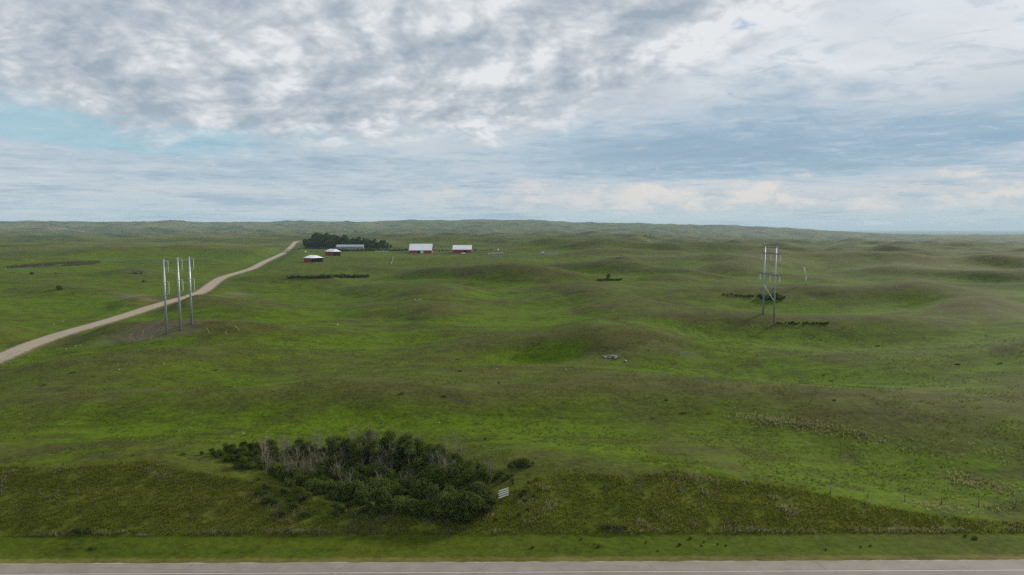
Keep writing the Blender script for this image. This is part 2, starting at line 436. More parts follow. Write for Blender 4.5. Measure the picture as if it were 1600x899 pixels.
M['leaf_row'] = leaf_mat('leaf_row', (0.055, 0.088, 0.016), (0.12, 0.165, 0.032), 0.45, 0.4)
M['reed'] = leaf_mat('reed', (0.09, 0.095, 0.035), (0.17, 0.16, 0.075), 0.4, 0.4)
M['bark_pale'] = mat('bark_pale', (0.27, 0.25, 0.18), 0.9, var=0.35, vscale=6)
M['bark'] = mat('bark', (0.10, 0.085, 0.065), 0.95, var=0.3, vscale=5)
M['deadwood'] = mat('deadwood', (0.20, 0.175, 0.125), 0.95, var=0.35, vscale=3)
M['steel'] = mat('steel', (0.42, 0.45, 0.50), 0.45, 0.5, 0.1, 0.5)
M['steel_dark'] = mat('steel_dark', (0.12, 0.13, 0.14), 0.5, 0.5, 0.1, 0.5)
M['insulator'] = mat('insulator', (0.62, 0.62, 0.55), 0.3, 0.0, 0.05)
M['bracket'] = mat('bracket', (0.55, 0.58, 0.60), 0.45, 0.2, 0.08)
M['wood_pole'] = mat('wood_pole', (0.36, 0.33, 0.26), 0.9, var=0.25, vscale=2)
M['white_paint'] = mat('white_paint', (0.72, 0.72, 0.68), 0.6, var=0.12, vscale=3)
M['post'] = mat('post', (0.13, 0.11, 0.085), 0.95, var=0.3, vscale=4)
M['stake'] = mat('stake', (0.38, 0.27, 0.13), 0.9, var=0.2, vscale=4)
M['barn_red'] = mat('barn_red', (0.27, 0.036, 0.028), 0.8, var=0.35, vscale=0.5)
M['roof_white'] = mat('roof_white', (0.93, 0.93, 0.93), 0.45, 0.0, 0.06, 0.3)
M['roof_grey'] = mat('roof_grey', (0.42, 0.44, 0.44), 0.5, 0.1, 0.12, 0.4)
M['siding_grey'] = mat('siding_grey', (0.24, 0.28, 0.33), 0.7, 0.0, 0.12, 0.4)
M['shade_tyre'] = mat('shade_and_tyre_black', (0.02, 0.018, 0.016), 0.95)  # near-black: painted shade inside the farm buildings, also the trailer tyres
M['rock'] = mat('rock', (0.20, 0.19, 0.175), 0.9, var=0.35, vscale=2.2, bump=0.4, bscale=6)
M['rock_pale'] = mat('rock_pale', (0.36, 0.345, 0.30), 0.9, var=0.25, vscale=2.2, bump=0.4, bscale=6)
M['rust'] = mat('rust', (0.14, 0.10, 0.08), 0.8, var=0.4, vscale=2)
M['galv'] = mat('galv', (0.48, 0.48, 0.46), 0.5, 0.3, 0.15, 1)

def blade_mat(name, ca, cb):
    m = bpy.data.materials.new(name); m.use_nodes = True; m.node_tree.nodes.clear(); T = NT(m.node_tree)
    o = T.node('ShaderNodeOutputMaterial'); d = T.node('ShaderNodeBsdfDiffuse'); tr = T.node('ShaderNodeBsdfTranslucent')
    mx = T.node('ShaderNodeMixShader'); mx.inputs[0].default_value = 0.55
    T.l.new(d.outputs[0], mx.inputs[1]); T.l.new(tr.outputs[0], mx.inputs[2]); T.l.new(mx.outputs[0], o.inputs[0])
    g = T.node('ShaderNodeNewGeometry')
    n = T.noise(g.outputs['Position'], 0.16, 4, 0.6); n2 = T.noise(g.outputs['Position'], 1.1, 2, 0.5)
    f = T.m('ADD', T.lin(n, 0.32, 0.68), T.lin(n2, 0.3, 0.7, -0.4, 0.4), clamp=True)
    f = T.m('ADD', f, T.lin(g.outputs['Random Per Island'], 0, 1, -0.3, 0.3), clamp=True)
    c = T.mix(f, ca, cb); T.l.new(c, d.inputs[0]); T.l.new(c, tr.inputs[0])
    return m
M['blade'] = blade_mat('blade_green', (0.145, 0.172, 0.020), (0.195, 0.205, 0.036))
M['tussock'] = blade_mat('blade_tussock', (0.080, 0.115, 0.012), (0.115, 0.145, 0.022))
M['straw'] = blade_mat('blade_straw', (0.17, 0.165, 0.065), (0.30, 0.285, 0.14))

# ground material: driven by real terrain attributes
def ground_mat():
    m = bpy.data.materials.new('prairie_grass'); m.use_nodes = True; m.node_tree.nodes.clear(); T = NT(m.node_tree)
    o = T.node('ShaderNodeOutputMaterial'); b = T.node('ShaderNodeBsdfPrincipled'); T.l.new(b.outputs[0], o.inputs[0])
    b.inputs['Roughness'].default_value = 0.95; b.inputs['Specular IOR Level'].default_value = 0.05
    pos = T.node('ShaderNodeNewGeometry').outputs['Position']
    def at(nm): return T.node('ShaderNodeAttribute', attribute_name=nm).outputs['Fac']
    moist, bank, verge, bare, wheat, dist = at('moist'), at('bank'), at('verge'), at('bare'), at('field'), at('dist')
    nL = T.noise(pos, 0.0035, 5, 0.6); nM = T.noise(pos, 0.022, 5, 0.6, 0.3); nS = T.noise(pos, 0.13, 5, 0.65, 0.2); nF = T.noise(pos, 0.9, 4, 0.7)
    # wispy streaks in the sward
    mp = T.node('ShaderNodeMapping'); mp.inputs['Scale'].default_value = (0.035, 0.16, 0.1); mp.inputs['Rotation'].default_value = (0, 0, 0.2)
    T.l.new(pos, mp.inputs[0]); nW = T.noise(mp.outputs[0], 1.0, 6, 0.68, 0.8)
    wet = T.m('ADD', moist, T.m('ADD', T.lin(nM, 0.25, 0.75, -0.40, 0.40), T.m('ADD', T.lin(nW, 0.25, 0.75, -0.40, 0.40), T.lin(nS, 0.25, 0.75, -0.34, 0.34))))
    col = T.ramp(wet, [(0.00, (0.078, 0.083, 0.018)), (0.25, (0.077, 0.092, 0.013)), (0.50, (0.075, 0.101, 0.008)),
                       (0.74, (0.074, 0.116, 0.004)), (0.98, (0.088, 0.142, 0.003))])
    # dark sedge patches in the wettest places
    col = T.mix(T.m('MULTIPLY', T.ss(wet, 0.85, 1.1), T.ss(nS, 0.5, 0.62)), col, (0.050, 0.082, 0.006))
    # grey-brown weedy mottling
    col = T.mix(T.m('MULTIPLY', T.ss(nS, 0.54, 0.70), T.ss(wet, 0.7, 0.3, 0.1, 0.5)), col, (0.078, 0.079, 0.024))
    col = T.mix(T.m('MULTIPLY', T.ss(nW, 0.56, 0.70, 0.0, 0.6), T.ss(nF, 0.4, 0.6)), col, (0.040, 0.060, 0.009))
    # far fields
    col = T.mix(T.m('MULTIPLY', wheat, T.lin(nL, 0.4, 0.6, 0.6, 1.0)), col, (0.16, 0.15, 0.06))
    # bank of the cut: rough dark unmown grass
    bk = T.mix(T.ss(nM, 0.35, 0.7), (0.112, 0.140, 0.012), (0.124, 0.130, 0.020))
    bk = T.mix(T.ss(nS, 0.48, 0.66, 0.0, 0.6), bk, (0.040, 0.054, 0.009))
    col = T.mix(bank, col, bk)
    # mown verge
    vg = T.mix(T.ss(nM, 0.38, 0.62), (0.058, 0.090, 0.003), (0.072, 0.088, 0.006))
    vg = T.mix(T.ss(nS, 0.4, 0.7, 0, .5), vg, (0.050, 0.070, 0.008))
    col = T.mix(verge, col, vg)
    col = T.mix(T.m('MULTIPLY', at('margin'), T.ss(nS, 0.2, 0.5, 0.6, 1.0)), col, T.mix(nF, (0.15, 0.13, 0.035), (0.095, 0.10, 0.02)))
    br = T.mix(T.ss(nF, 0.35, 0.65), (0.17, 0.14, 0.095), (0.11, 0.098, 0.06))
    col = T.mix(T.m('MULTIPLY', bare, T.ss(T.m('ADD', nS, T.m('MULTIPLY', bare, 0.4)), 0.48, 0.64)), col, br)
    nD = T.noise(pos, 0.0065, 6, 0.62, 0.4)
    col = T.mix(T.m('MULTIPLY', T.ss(nD, 0.51, 0.60), T.lin(dist, 0.45, 2.4, 0.0, 1.0)), col, (0.125, 0.125, 0.036))
    col = T.mix(T.m('MULTIPLY', T.ss(nD, 0.49, 0.40), T.lin(dist, 0.45, 2.4, 0.0, 1.0)), col, (0.036, 0.062, 0.012))
    fine = T.m('ADD', T.lin(nF, 0.25, 0.75, 0.52, 1.24), T.m('ADD', T.lin(nS, 0.25, 0.75, -0.26, 0.26), T.lin(nW, 0.25, 0.75, -0.2, 0.2)))
    T.l.new(T.vm('SCALE', col, scale=fine), b.inputs['Base Color'])
    bp = T.node('ShaderNodeBump'); bp.inputs['Strength'].default_value = 1.0; bp.inputs['Distance'].default_value = 1.0
    hgt = T.m('ADD', T.m('MULTIPLY', nF, 0.16), T.m('MULTIPLY', nS, 0.35))
    hgt = T.m('ADD', hgt, T.m('MULTIPLY', T.noise(pos, 0.03, 4, 0.6), T.lin(dist, 0.3, 3.0, 0.0, 4.0)))
    T.l.new(hgt, bp.inputs['Height']); T.l.new(bp.outputs[0], b.inputs['Normal'])
    return m
M['ground'] = ground_mat()

# ------------------------------------------------------------------ ground sheet
def build_ground():
    az = np.concatenate([np.arange(-41, 41.001, 0.12), np.arange(42, 319, 1.5)])
    az = np.radians(np.unique(np.round(az, 4)))
    rr = np.concatenate([np.linspace(2, 80, 24), np.geomspace(82, 60000, 780)])
    nA, nR = len(az), len(rr)
    A, Rr = np.meshgrid(az, rr)
    x = (np.sin(A) * Rr).ravel(); y = (np.cos(A) * Rr).ravel()
    z = H(x, y)
    V = np.stack([x, y, z], 1)
    i = np.arange(nR - 1)[:, None] * nA; j = np.arange(nA)[None, :]; j2 = (j + 1) % nA
    F = np.stack([i + j, i + nA + j, i + nA + j2, i + j2], -1).reshape(-1, 4)[:, ::-1]
    V = np.vstack([V, [[0, 0, gz(0, 0)]]])
    me = mesh('ground', V, F.copy(), [M['ground']], smooth_=True)
    r = np.hypot(x, y)
    # concavity at the scale of the hummocks
    st_ = np.interp(r, [100, 300, 1000, 4000], [14, 22, 36, 130])
    cc = np.zeros_like(x)
    for dx, dy in ((1, 0), (-1, 0), (0, 1), (0, -1)):
        cc += H_nat(x + dx * st_, y + dy * st_)
    conc = cc / 4 - H_nat(x, y)
    moist = 0.40 + conc / np.interp(r, [100, 300, 1000, 4000], [1.6, 2.4, 4.0, 11]) * 0.6
    leftg = smooth(-9, -20, np.degrees(np.arctan2(x, y))) * smooth(230, 330, r) * (1 - smooth(900, 1500, r))
    moist = moist + 0.16 * leftg
    moist = moist - 0.30 * smooth(5, 22, np.degrees(np.arctan2(x, y))) * smooth(500, 900, r) * 0.6
    for (px, py, rx, ry, a, rot) in MEADOWS:
        p = hit(px, py)
        if p is None: continue
        d = p[:2] / np.linalg.norm(p[:2]); n = np.array([d[1], -d[0]])
        u = (x - p[0]) * n[0] + (y - p[1]) * n[1]; v = (x - p[0]) * d[0] + (y - p[1]) * d[1]
        c, s_ = math.cos(rot), math.sin(rot)
        q = ((u * c + v * s_) / rx) ** 2 + ((-u * s_ + v * c) / ry) ** 2
        moist = moist + a * np.exp(-np.minimum(q, 30) ** 1.4)
    s = hs(x, y)
    hn_ = H_nat(x, y); hc_ = H_cut(x, y)
    bank = np.maximum(smooth(-0.1, 0.9, hn_ - hc_ + .35 * pn(x / 4, y / 4, 24)), .85 * smooth(27, 19, s + 3 * pn(x / 7, y / 7, 25)) * smooth(-52, -38, x) * smooth(0, -8, x)) * smooth(9.4, 10.6, s + 0.8 * pn(x / 3, y / 3, 21)) * (s < 60)
    verge = smooth(10.9, 10.0, s + 0.5 * pn(x / 2.5, y / 2.5, 22)) * (s > -40)
    bare = np.zeros_like(x)
    for (px, py, rx, ry, a) in BARE:
        p = hit(px, py)
        if p is None: continue
        d = p[:2] / np.linalg.norm(p[:2]); n = np.array([d[1], -d[0]])
        u = (x - p[0]) * n[0] + (y - p[1]) * n[1]; v = (x - p[0]) * d[0] + (y - p[1]) * d[1]
        bare = np.maximum(bare, a * np.exp(-np.minimum((u / rx) ** 2 + (v / ry) ** 2, 30)))
    bare = np.maximum(bare, 0.55 * smooth(1.2, 0.1, s) * (s > -1))
    field = np.zeros_like(x)
    for (px, py, rx, ry, a) in FIELDS:
        p = hit(px, py)
        if p is None: continue
        d = p[:2] / np.linalg.norm(p[:2]); n = np.array([d[1], -d[0]])
        u = (x - p[0]) * n[0] + (y - p[1]) * n[1]; v = (x - p[0]) * d[0] + (y - p[1]) * d[1]
        field = np.maximum(field, a * smooth(1.15, 0.9, np.maximum(np.abs(u / rx), np.abs(v / ry)) + 0.15 * pn(x / 300, y / 300, 30)))
    for nm, arr in (('moist', moist), ('bank', bank), ('verge', verge), ('bare', bare), ('field', field), ('dist', r / 1000), ('margin', smooth(2.5, 2.1, s + .25 * pn(x / 1.7, y / 1.7, 23)) * (s > -1))):
        a_ = me.attributes.new(nm, 'FLOAT', 'POINT')
        a_.data.foreach_set('value', np.r_[arr, 0].astype(np.float32))
    o = obj('ground', me); tag(o, kind='structure')
    return o
MEADOWS = [  # px, py, lateral m, depth m, amount, rotation
    (600, 528, 34, 8, .45, .35), (500, 545, 34, 10, .4, .1), (760, 505, 60, 9, .42, 0), (900, 498, 60, 10, .4, 0), (1000, 505, 50, 10, .38, -.1),
    (1120, 527, 46, 8, .42, -.15), (780, 556, 9, 4, .5, 0), (880, 560, 11, 4, .5, .3), (870, 542, 9, 4, .3, 0), (1300, 585, 40, 10, .42, -.35), (1420, 605, 26, 6, .35, -.3),
    (490, 463, 26, 12, .45, 0), (480, 490, 26, 9, .5, 0), (690, 448, 36, 14, .35, 0), (60, 480, 50, 24, .35, 0), (150, 420, 90, 30, .2, 0),
    (860, 690, 20, 4, .45, -.5), (960, 712, 22, 4, .45, -.35), (1120, 745, 24, 4, .45, -.5), (1300, 775, 18, 4.5, .5, -.6), (1480, 810, 20, 5, .45, -.3), (250, 672, 22, 5, .40, 0), (240, 616, 7, 3, .6, 0),
    (200, 700, 30, 2.5, .25, 0), (330, 705, 16, 2.5, .3, 0), (1240, 640, 30, 6, -.25, -.3), (1350, 650, 30, 10, -.3, -.3),
    (1300, 540, 30, 8, .1, 0), (150, 600, 40, 10, -.2, 0), (860, 595, 60, 14, -.22, 0), (720, 655, 60, 8, .15, 0), (620, 400, 140, 26, .35, 0), (800, 405, 150, 30, .3, 0), (60, 403, 200, 60, .25, 0), (330, 405, 160, 60, .25, 0),
    (1330, 445, 50, 20, .3, 0), (640, 372, 100, 100, .5, 0), (770, 560, 50, 20, -.1, 0), (1000, 450, 60, 20, -.15, 0)]
BARE = [(235, 519, 15, 9, 1.0), (295, 517, 6, 3, .8), (208, 463, 13, 9, .9), (235, 469, 8, 6, .8), (375, 460, 9, 9, .95), (360, 465, 8, 5, .7), (1240, 662, 9, 1.6, .25), (657, 400, 16, 7, .75),
        (600, 567, 9, .8, .5), (1055, 548, 10, 4, .5), (740, 402, 10, 5, .4), (850, 398, 24, 8, .4), (775, 398, 10, 6, .4), (510, 406, 16, 5, .3)]
FIELDS = [(330, 381, 330, 130, .8), (120, 386, 260, 50, .5), (420, 352, 900, 500, .85), (250, 354, 900, 360, .9), (90, 356, 700, 300, .7), (130, 370, 500, 90, .5), (1230, 402, 260, 60, .3)]
ground = build_ground()

# ------------------------------------------------------------------ highway
def strip(name, s0, s1, z, m, u0=-700, u1=700, n=140, parent=None, kind='structure'):
    us = np.linspace(u0, u1, n); V = []; F = []
    for u in us:
        for s in (s0, s1):
            p = HA[:2] + hd * (u - hd @ HA[:2]) + hn * s; V.append((p[0], p[1], z))
    for i in range(n - 1): F.append((2 * i, 2 * i + 2, 2 * i + 3, 2 * i + 1))
    o = obj(name, mesh(name, V, F, [m]), parent)
    if kind: tag(o, kind=kind)
    return o
def asphalt(name, ca, cb):
    m = bpy.data.materials.new(name); m.use_nodes = True; m.node_tree.nodes.clear(); T = NT(m.node_tree)
    o = T.node('ShaderNodeOutputMaterial'); b = T.node('ShaderNodeBsdfPrincipled'); T.l.new(b.outputs[0], o.inputs[0]); b.inputs['Roughness'].default_value = 0.9
    pos = T.node('ShaderNodeNewGeometry').outputs['Position']
    c = T.mix(T.ss(T.noise(pos, 0.25, 6, 0.65), 0.3, 0.7), ca, cb)
    mp = T.node('ShaderNodeMapping'); mp.inputs['Scale'].default_value = (0.05, 2.2, 1); T.l.new(pos, mp.inputs[0])
    c = T.mix(T.ss(T.noise(mp.outputs[0], 1, 5, 0.6), 0.5, 0.75, 0, .35), c, (ca[0] * .6, ca[1] * .6, ca[2] * .6))
    T.l.new(T.vm('SCALE', c, scale=T.lin(T.noise(pos, 9, 3, 0.7), .3, .7, .88, 1.12)), b.inputs['Base Color'])
    return m
M['shoulder'] = asphalt('shoulder_asphalt', (0.19, 0.163, 0.133), (0.245, 0.215, 0.178))
M['lane'] = asphalt('lane_asphalt', (0.175, 0.15, 0.125), (0.22, 0.19, 0.16))
M['seam'] = mat('seam', (0.10, 0.09, 0.085), 0.9, var=0.4, vscale=0.6)
M['line_white'] = mat('line_white', (0.52, 0.50, 0.47), 0.7, var=0.12, vscale=2)
M['line_yellow'] = mat('line_yellow', (0.6, 0.42, 0.05), 0.7, var=0.2, vscale=2)
M['gravel_edge'] = asphalt('gravel_edge', (0.22, 0.19, 0.14), (0.34, 0.31, 0.25))
strip('road_shoulder', -2.42, 0.0, 0.0, M['shoulder'])
strip('road', -9.9, -2.42, 0.0, M['lane'])
strip('road_shoulder', -12.3, -9.9, 0.0, M['shoulder'])
strip('road_edge_marking', -2.69, -2.55, 0.006, M['line_white'])
strip('road_edge_marking', -9.8, -9.6, 0.006, M['line_white'])
strip('road_centre_marking', -6.25, -6.13, 0.006, M['line_yellow'])
strip('road_seam', -2.52, -2.40, 0.004, M['seam'])
# broken pavement edge with loose gravel
us = np.arange(-160, 160, 0.6); V = []; F = []
for k, u in enumerate(us):
    a = 0.02 + 0.10 * rng.random(); b = 0.34 + 0.18 * float(pn(np.array([u / 2.7]), np.array([0.3]), 51)[0]) + 0.1 * rng.random()
    for s in (a - 0.16, a, b):
        p = HA[:2] + hd * (u - hd @ HA[:2]) + hn * s
        V.append((p[0], p[1], 0.008 if s < a else (gz(p[0], p[1]) + 0.03)))
for i in range(len(us) - 1):
    for q in (0, 1): F.append((3 * i + q, 3 * i + 3 + q, 3 * i + 4 + q, 3 * i + 1 + q))
tag(obj('road_gravel_edge', mesh('road_gravel_edge', V, F, [M['gravel_edge'], M['seam']], [1 if i % 2 == 0 else 0 for i in range(len(F))])), kind='structure')
# transverse cracks sealed in the shoulder
for k, pxk in enumerate((18, 305, 447, 545, 763, 1010, 1275, 1490)):
    p0 = at_z(pxk, 880); u0 = (p0[:2] @ hd); dx = (1.6 if pxk < 800 else -1.2) * rng.uniform(.5, 1.1)
    V = []
    for i in range(9):
        s = -0.05 - i * 0.29; u = u0 - dx * i / 8 + rng.uniform(-.06, .06)
        for e in (-0.025, 0.025):
            p = HA[:2] + hd * (u + e - hd @ HA[:2]) + hn * s; V.append((p[0], p[1], 0.0045))
    tag(obj('road_crack', mesh('road_crack', V, [(2 * i, 2 * i + 1, 2 * i + 3, 2 * i + 2) for i in range(8)], [M['seam']])), kind='structure')

# ------------------------------------------------------------------ gravel roads
M['gravel'] = asphalt('gravel', (0.29, 0.225, 0.155), (0.38, 0.30, 0.215))
M['gravel_dark'] = asphalt('roadside_soil', (0.075, 0.055, 0.03), (0.13, 0.105, 0.06))
def gravel_mat(name, ca, cb, cd):
    m = asphalt(name, ca, cb); T = NT(m.node_tree)
    b = [n for n in T.n if n.type == 'BSDF_PRINCIPLED'][0]; src = b.inputs['Base Color'].links[0].from_socket
    lat = T.node('ShaderNodeAttribute', attribute_name='lat').outputs['Fac']; pos = T.node('ShaderNodeNewGeometry').outputs['Position']
    al = T.m('ABSOLUTE', T.m('ADD', lat, T.m('MULTIPLY', T.m('SUBTRACT', T.noise(pos, 0.05, 3, 0.5), 0.5), 0.25)))
    tr = T.m('MAXIMUM', T.ss(T.m('ABSOLUTE', T.m('SUBTRACT', al, 0.16)), 0.12, 0.03), T.ss(T.m('ABSOLUTE', T.m('SUBTRACT', al, 0.55)), 0.12, 0.03))
    c = T.mix(T.m('MULTIPLY', T.m('SUBTRACT', 1.0, tr), T.ss(T.noise(pos, 0.4, 4, 0.6), 0.25, 0.6, 0.25, 0.6)), src, cd)
    c = T.mix(T.m('MULTIPLY', T.ss(al, 0.78, 1.0), T.ss(T.noise(pos, 0.35, 4, 0.7), 0.38, 0.55)), c, (0.09, 0.095, 0.025))
    T.l.new(c, b.inputs['Base Color']); return m
M['gravel'] = gravel_mat('gravel', (0.29, 0.24, 0.155), (0.38, 0.32, 0.22), (0.19, 0.155, 0.095))
def ribbon(name, line, hw, m, dz=0.0, jit=0.0):
    prof = [-1, -.8, -.6, -.4, -.2, 0, .2, .4, .6, .8, 1]; V = []; F = []; L = []; n = len(line)
    for i in range(n):
        d = line[min(i + 1, n - 1), :2] - line[max(i - 1, 0), :2]; d = d / np.linalg.norm(d); nn = np.array([-d[1], d[0]])
        for q in prof:
            e = hw * (q + jit * (rng.random() - .5) * (abs(q) == 1))
            V.append((line[i, 0] + nn[0] * e, line[i, 1] + nn[1] * e, line[i, 2] + dz + (0.10 if abs(q) < .9 else -0.02))); L.append(q)
    k = len(prof)
    for i in range(n - 1):
        for q in range(k - 1): F.append((i * k + q, i * k + k + q, i * k + k + q + 1, i * k + q + 1)[::-1])
    me = mesh(name, V, F, [m], smooth_=True); me.attributes.new('lat', 'FLOAT', 'POINT').data.foreach_set('value', np.array(L, dtype=np.float32))
    return tag(obj(name, me), kind='structure')
ribbon('gravel_road', ROADD, 4.3, M['gravel'], 0.02, jit=.10)
ribbon('road_verge_soil', ROADD, 5.2, M['gravel_dark'], -0.075, jit=.14)
ribbon('farm_lane', BRANCHD, 2.3, M['gravel'], 0.0, jit=.3)

#TAIL
# ------------------------------------------------------------------ placing things
def fwd(p): return p[1] * math.cos(PITCH) - (p[2] - CAM_H) * math.sin(PITCH)
def scale_at(p): return FOC / fwd(p)                     # photo pixels per metre
def z_for(p, py):                                        # height at p that shows at row py
    b = -(py - 449.5) / FOC
    return CAM_H + p[1] * (b * math.cos(PITCH) - math.sin(PITCH)) / (math.cos(PITCH) + b * math.sin(PITCH))

# ------------------------------------------------------------------ steel transmission poles by the gravel road
def transmission_pole(px, py, ptop, label):
    p = hit(px, py); h = z_for(p, ptop) - p[2]
    r = tag(empty('transmission_pole', p), label, 'power pole', 'three steel transmission poles beside the gravel road')
    b = MB().tube([(0, 0, -0.5), (0, 0, h * .5), (0, 0, h)], [0.46, 0.38, 0.26], 14).build('shaft', M['steel'], r, True)
    MB().tube([(0, 0, -0.1), (0, 0, 0.18)], [0.75, 0.75], 14).build('base_plate', M['steel_dark'], r)
    MB().tube([(0, 0, h), (0, 0, h + 0.25)], [0.32, 0.12], 14).build('cap', M['steel_dark'], r)
    for top, drop in ((0.8, 4.5), (8.7, 4.6)):
        z = h - top
        MB().tube([(0.25, 0, z), (0.95, 0, z + .12), (1.7, 0, z + .08)], [.13, .11, .09], 6).build('arm', M['bracket'], r, True)
        I = MB().tube([(1.62, 0, z), (1.62, 0, z - drop + 1.0)], [.07, .07], 6)
        k = z - .5
        while k > z - drop + 1.3:
            I.tube([(1.62, 0, k), (1.62, 0, k - .12)], [.10, .20], 8); k -= .30
        I.build('insulator', M['insulator'], r)
        q = [(1.62 - 1.35 * math.sin(a) * .0 - (1 - math.cos(a)) * .7, 0, z - drop + 1.0 - math.sin(a) * 1.0) for a in np.linspace(0, 1.5, 6)] + [(0.2, 0, z - drop - .05)]
        MB().tube(q, .10, 6).build('hook_bracket', M['bracket'], r, True)
        MB().tube([(-.45, 0, z - .3), (-.45, 0, z - drop + .4)], .05, 5).build('climbing_rail', M['steel_dark'], r)
    return p, h
tp = [transmission_pole(260.5, 522, 405, 'nearest and leftmost of the three steel transmission poles, on the bare earth patch'),
      transmission_pole(282, 515, 402, 'middle one of the three steel transmission poles by the gravel road'),
      transmission_pole(299.5, 506, 401, 'farthest and rightmost of the three steel transmission poles, on green grass')]
# slack wire that links the three pole heads
def cable(name, pts, sag, rad, label, cat='wire', group=None):
    P_ = []
    for a, b in zip(pts[:-1], pts[1:]):
        for k in range(9 if b is not pts[-1] else 10):
            t_ = k / 9; q = np.array(a) * (1 - t_) + np.array(b) * t_; q[2] -= sag * 4 * t_ * (1 - t_); P_.append(q)
    o = MB().tube(P_, rad, 4).build(name, M['bracket']); tag(o, label, cat, group); return o
heads = [(p[0] + .3, p[1], p[2] + h - .95) for p, h in tp]
a0 = np.array(heads[0]) + np.array([-24, 4, .6])
cable('overhead_wire', [tuple(a0)] + heads, .35, .025, 'thin pale wire strung level across the heads of the three steel poles')

# ------------------------------------------------------------------ H-frame tower
pr = hit(1209, 508); pl = at_z(1192, 503, pr[2]); pl[2] = gz(pl[0], pl[1])
e = (pr - pl)[:2]; Lh = np.linalg.norm(e); e /= Lh
tr = tag(empty('h_frame_tower', (pl[0], pl[1], pl[2]), math.atan2(e[1], e[0])), 'tall two-legged steel transmission tower with two crossarms and an X brace', 'power tower')
zl = lambda py: z_for(pl, py) - pl[2]
zr = lambda py: z_for(pr, py) - pl[2]
HT = zl(386)
for xx, base in ((0, -0.6), (Lh, pr[2] - pl[2] - .6)):
    MB().tube([(xx, 0, base), (xx, 0, HT * .5), (xx, 0, HT)], [0.36, 0.31, 0.24], 12).build('leg', M['steel'], tr, True)
    MB().tube([(xx, 0, HT), (xx, 0, HT + .3)], [.3, .1], 10).build('cap', M['steel_dark'], tr)
for zz, ext in ((zl(395.5), .36), (zl(427.5), .42)):
    MB().box(-Lh * ext, Lh * 1.42, -.55, -.33, zz - .15, zz + .15).build('crossarm', M['steel_dark'], tr)
    MB().box(-Lh * ext, Lh * 1.42, .33, .55, zz - .15, zz + .15).build('crossarm', M['steel_dark'], tr)
    for xx in (-Lh * (ext - .04), Lh * .52, Lh * 1.38):
        I = MB()
        k = zz - .3
        I.tube([(xx, 0, zz), (xx, 0, zz - 2.9)], .06, 5)
        while k > zz - 2.6:
            I.tube([(xx, 0, k), (xx, 0, k - .1)], [.14, .27], 8); k -= .28
        I.build('insulator', M['insulator'], tr)
MB().tube([(-Lh * .1, 0, HT - .2), (Lh * 1.1, 0, HT - .2)], .08, 6).build('ground_wire_beam', M['steel_dark'], tr)
for a, b, m_ in (((0, zl(444)), (Lh, zl(466)), 'steel'), ((0, zl(466)), (Lh, zl(444)), 'steel_dark')):
    MB().tube([(a[0], -.35 if m_ == 'steel' else .35, a[1]), (b[0], -.35 if m_ == 'steel' else .35, b[1])], .13, 6).build('brace', M[m_], tr)

# small distribution pole behind the tower
p = hit(1259, 445.5); h = z_for(p, 418) - p[2]
t_ = tag(empty('utility_pole', p), 'pale wooden pole with a kink at mid height, standing alone beyond the tower', 'power pole')
MB().tube([(0, 0, -.5), (0, 0, h * .5)], [.38, .32], 8).build('lower_shaft', M['galv'], t_, True)
MB().tube([(0, 0, h * .5), (-.9, 0, h * .8), (-1.4, 0, h)], [.36, .33, .26], 8).build('upper_shaft', M['white_paint'], t_, True)
MB().box(-1.3, 1.3, -.12, .12, h * .5, h * .5 + .25).build('crossarm', M['wood_pole'], t_)
for xx in (-1.15, 1.15): MB().tube([(xx, 0, h * .5 + .25), (xx, 0, h * .5 + .7)], [.12, .08], 6).build('insulator', M['insulator'], t_)

# ------------------------------------------------------------------ farm buildings
def building(name, label, cat, x0, x1, yr, ye, yb, depth, roofm, wallm, hip=0.0, rot=0.0):
    """gable or hip roof, long side towards the camera when rot = 0; size read off the photograph"""
    p = hit((x0 + x1) / 2, yb); s = scale_at(p)
    wd = (x1 - x0) / s; he = (yb - ye) / s; hr = (yb - yr) / s
    r = tag(empty(name, p, rot), label, cat)
    return r, wd, he, hr, s, p
def walls(r, w_, d, he, m, gable=None, openings=()):
    """front (y=0) to back (y=d) box of walls 0.2 m thick; openings on the front: (xa, xb, z0, z1)"""
    fr = MB(); xs = sorted({-w_ / 2, w_ / 2} | {o[0] for o in openings} | {o[1] for o in openings})
    for a, b in zip(xs[:-1], xs[1:]):
        o = [o for o in openings if o[0] <= a + 1e-6 and o[1] >= b - 1e-6]
        if o:
            if o[0][2] > 0: fr.box(a, b, 0, .2, -1.5, o[0][2])
            if o[0][3] < he: fr.box(a, b, 0, .2, o[0][3], he)
        else: fr.box(a, b, 0, .2, -1.5, he)
    if fr.V: fr.build('front_wall', m, r)
    MB().box(-w_ / 2, w_ / 2, d - .2, d, -1.5, he).build('rear_wall', m, r)
    for sx in (-1, 1):
        x0_, x1_ = (-w_ / 2, -w_ / 2 + .2) if sx < 0 else (w_ / 2 - .2, w_ / 2)
        g = MB().box(x0_, x1_, .2, d - .2, -1.5, he)
        if gable: g.add([(x0_, .2, he), (x1_, .2, he), (x1_, d - .2, he), (x0_, d - .2, he), (x0_, d / 2, gable - .15), (x1_, d / 2, gable - .15)], [(0, 1, 5, 4), (2, 3, 4, 5), (0, 4, 3), (1, 2, 5)])
        g.build('side_wall', m, r)
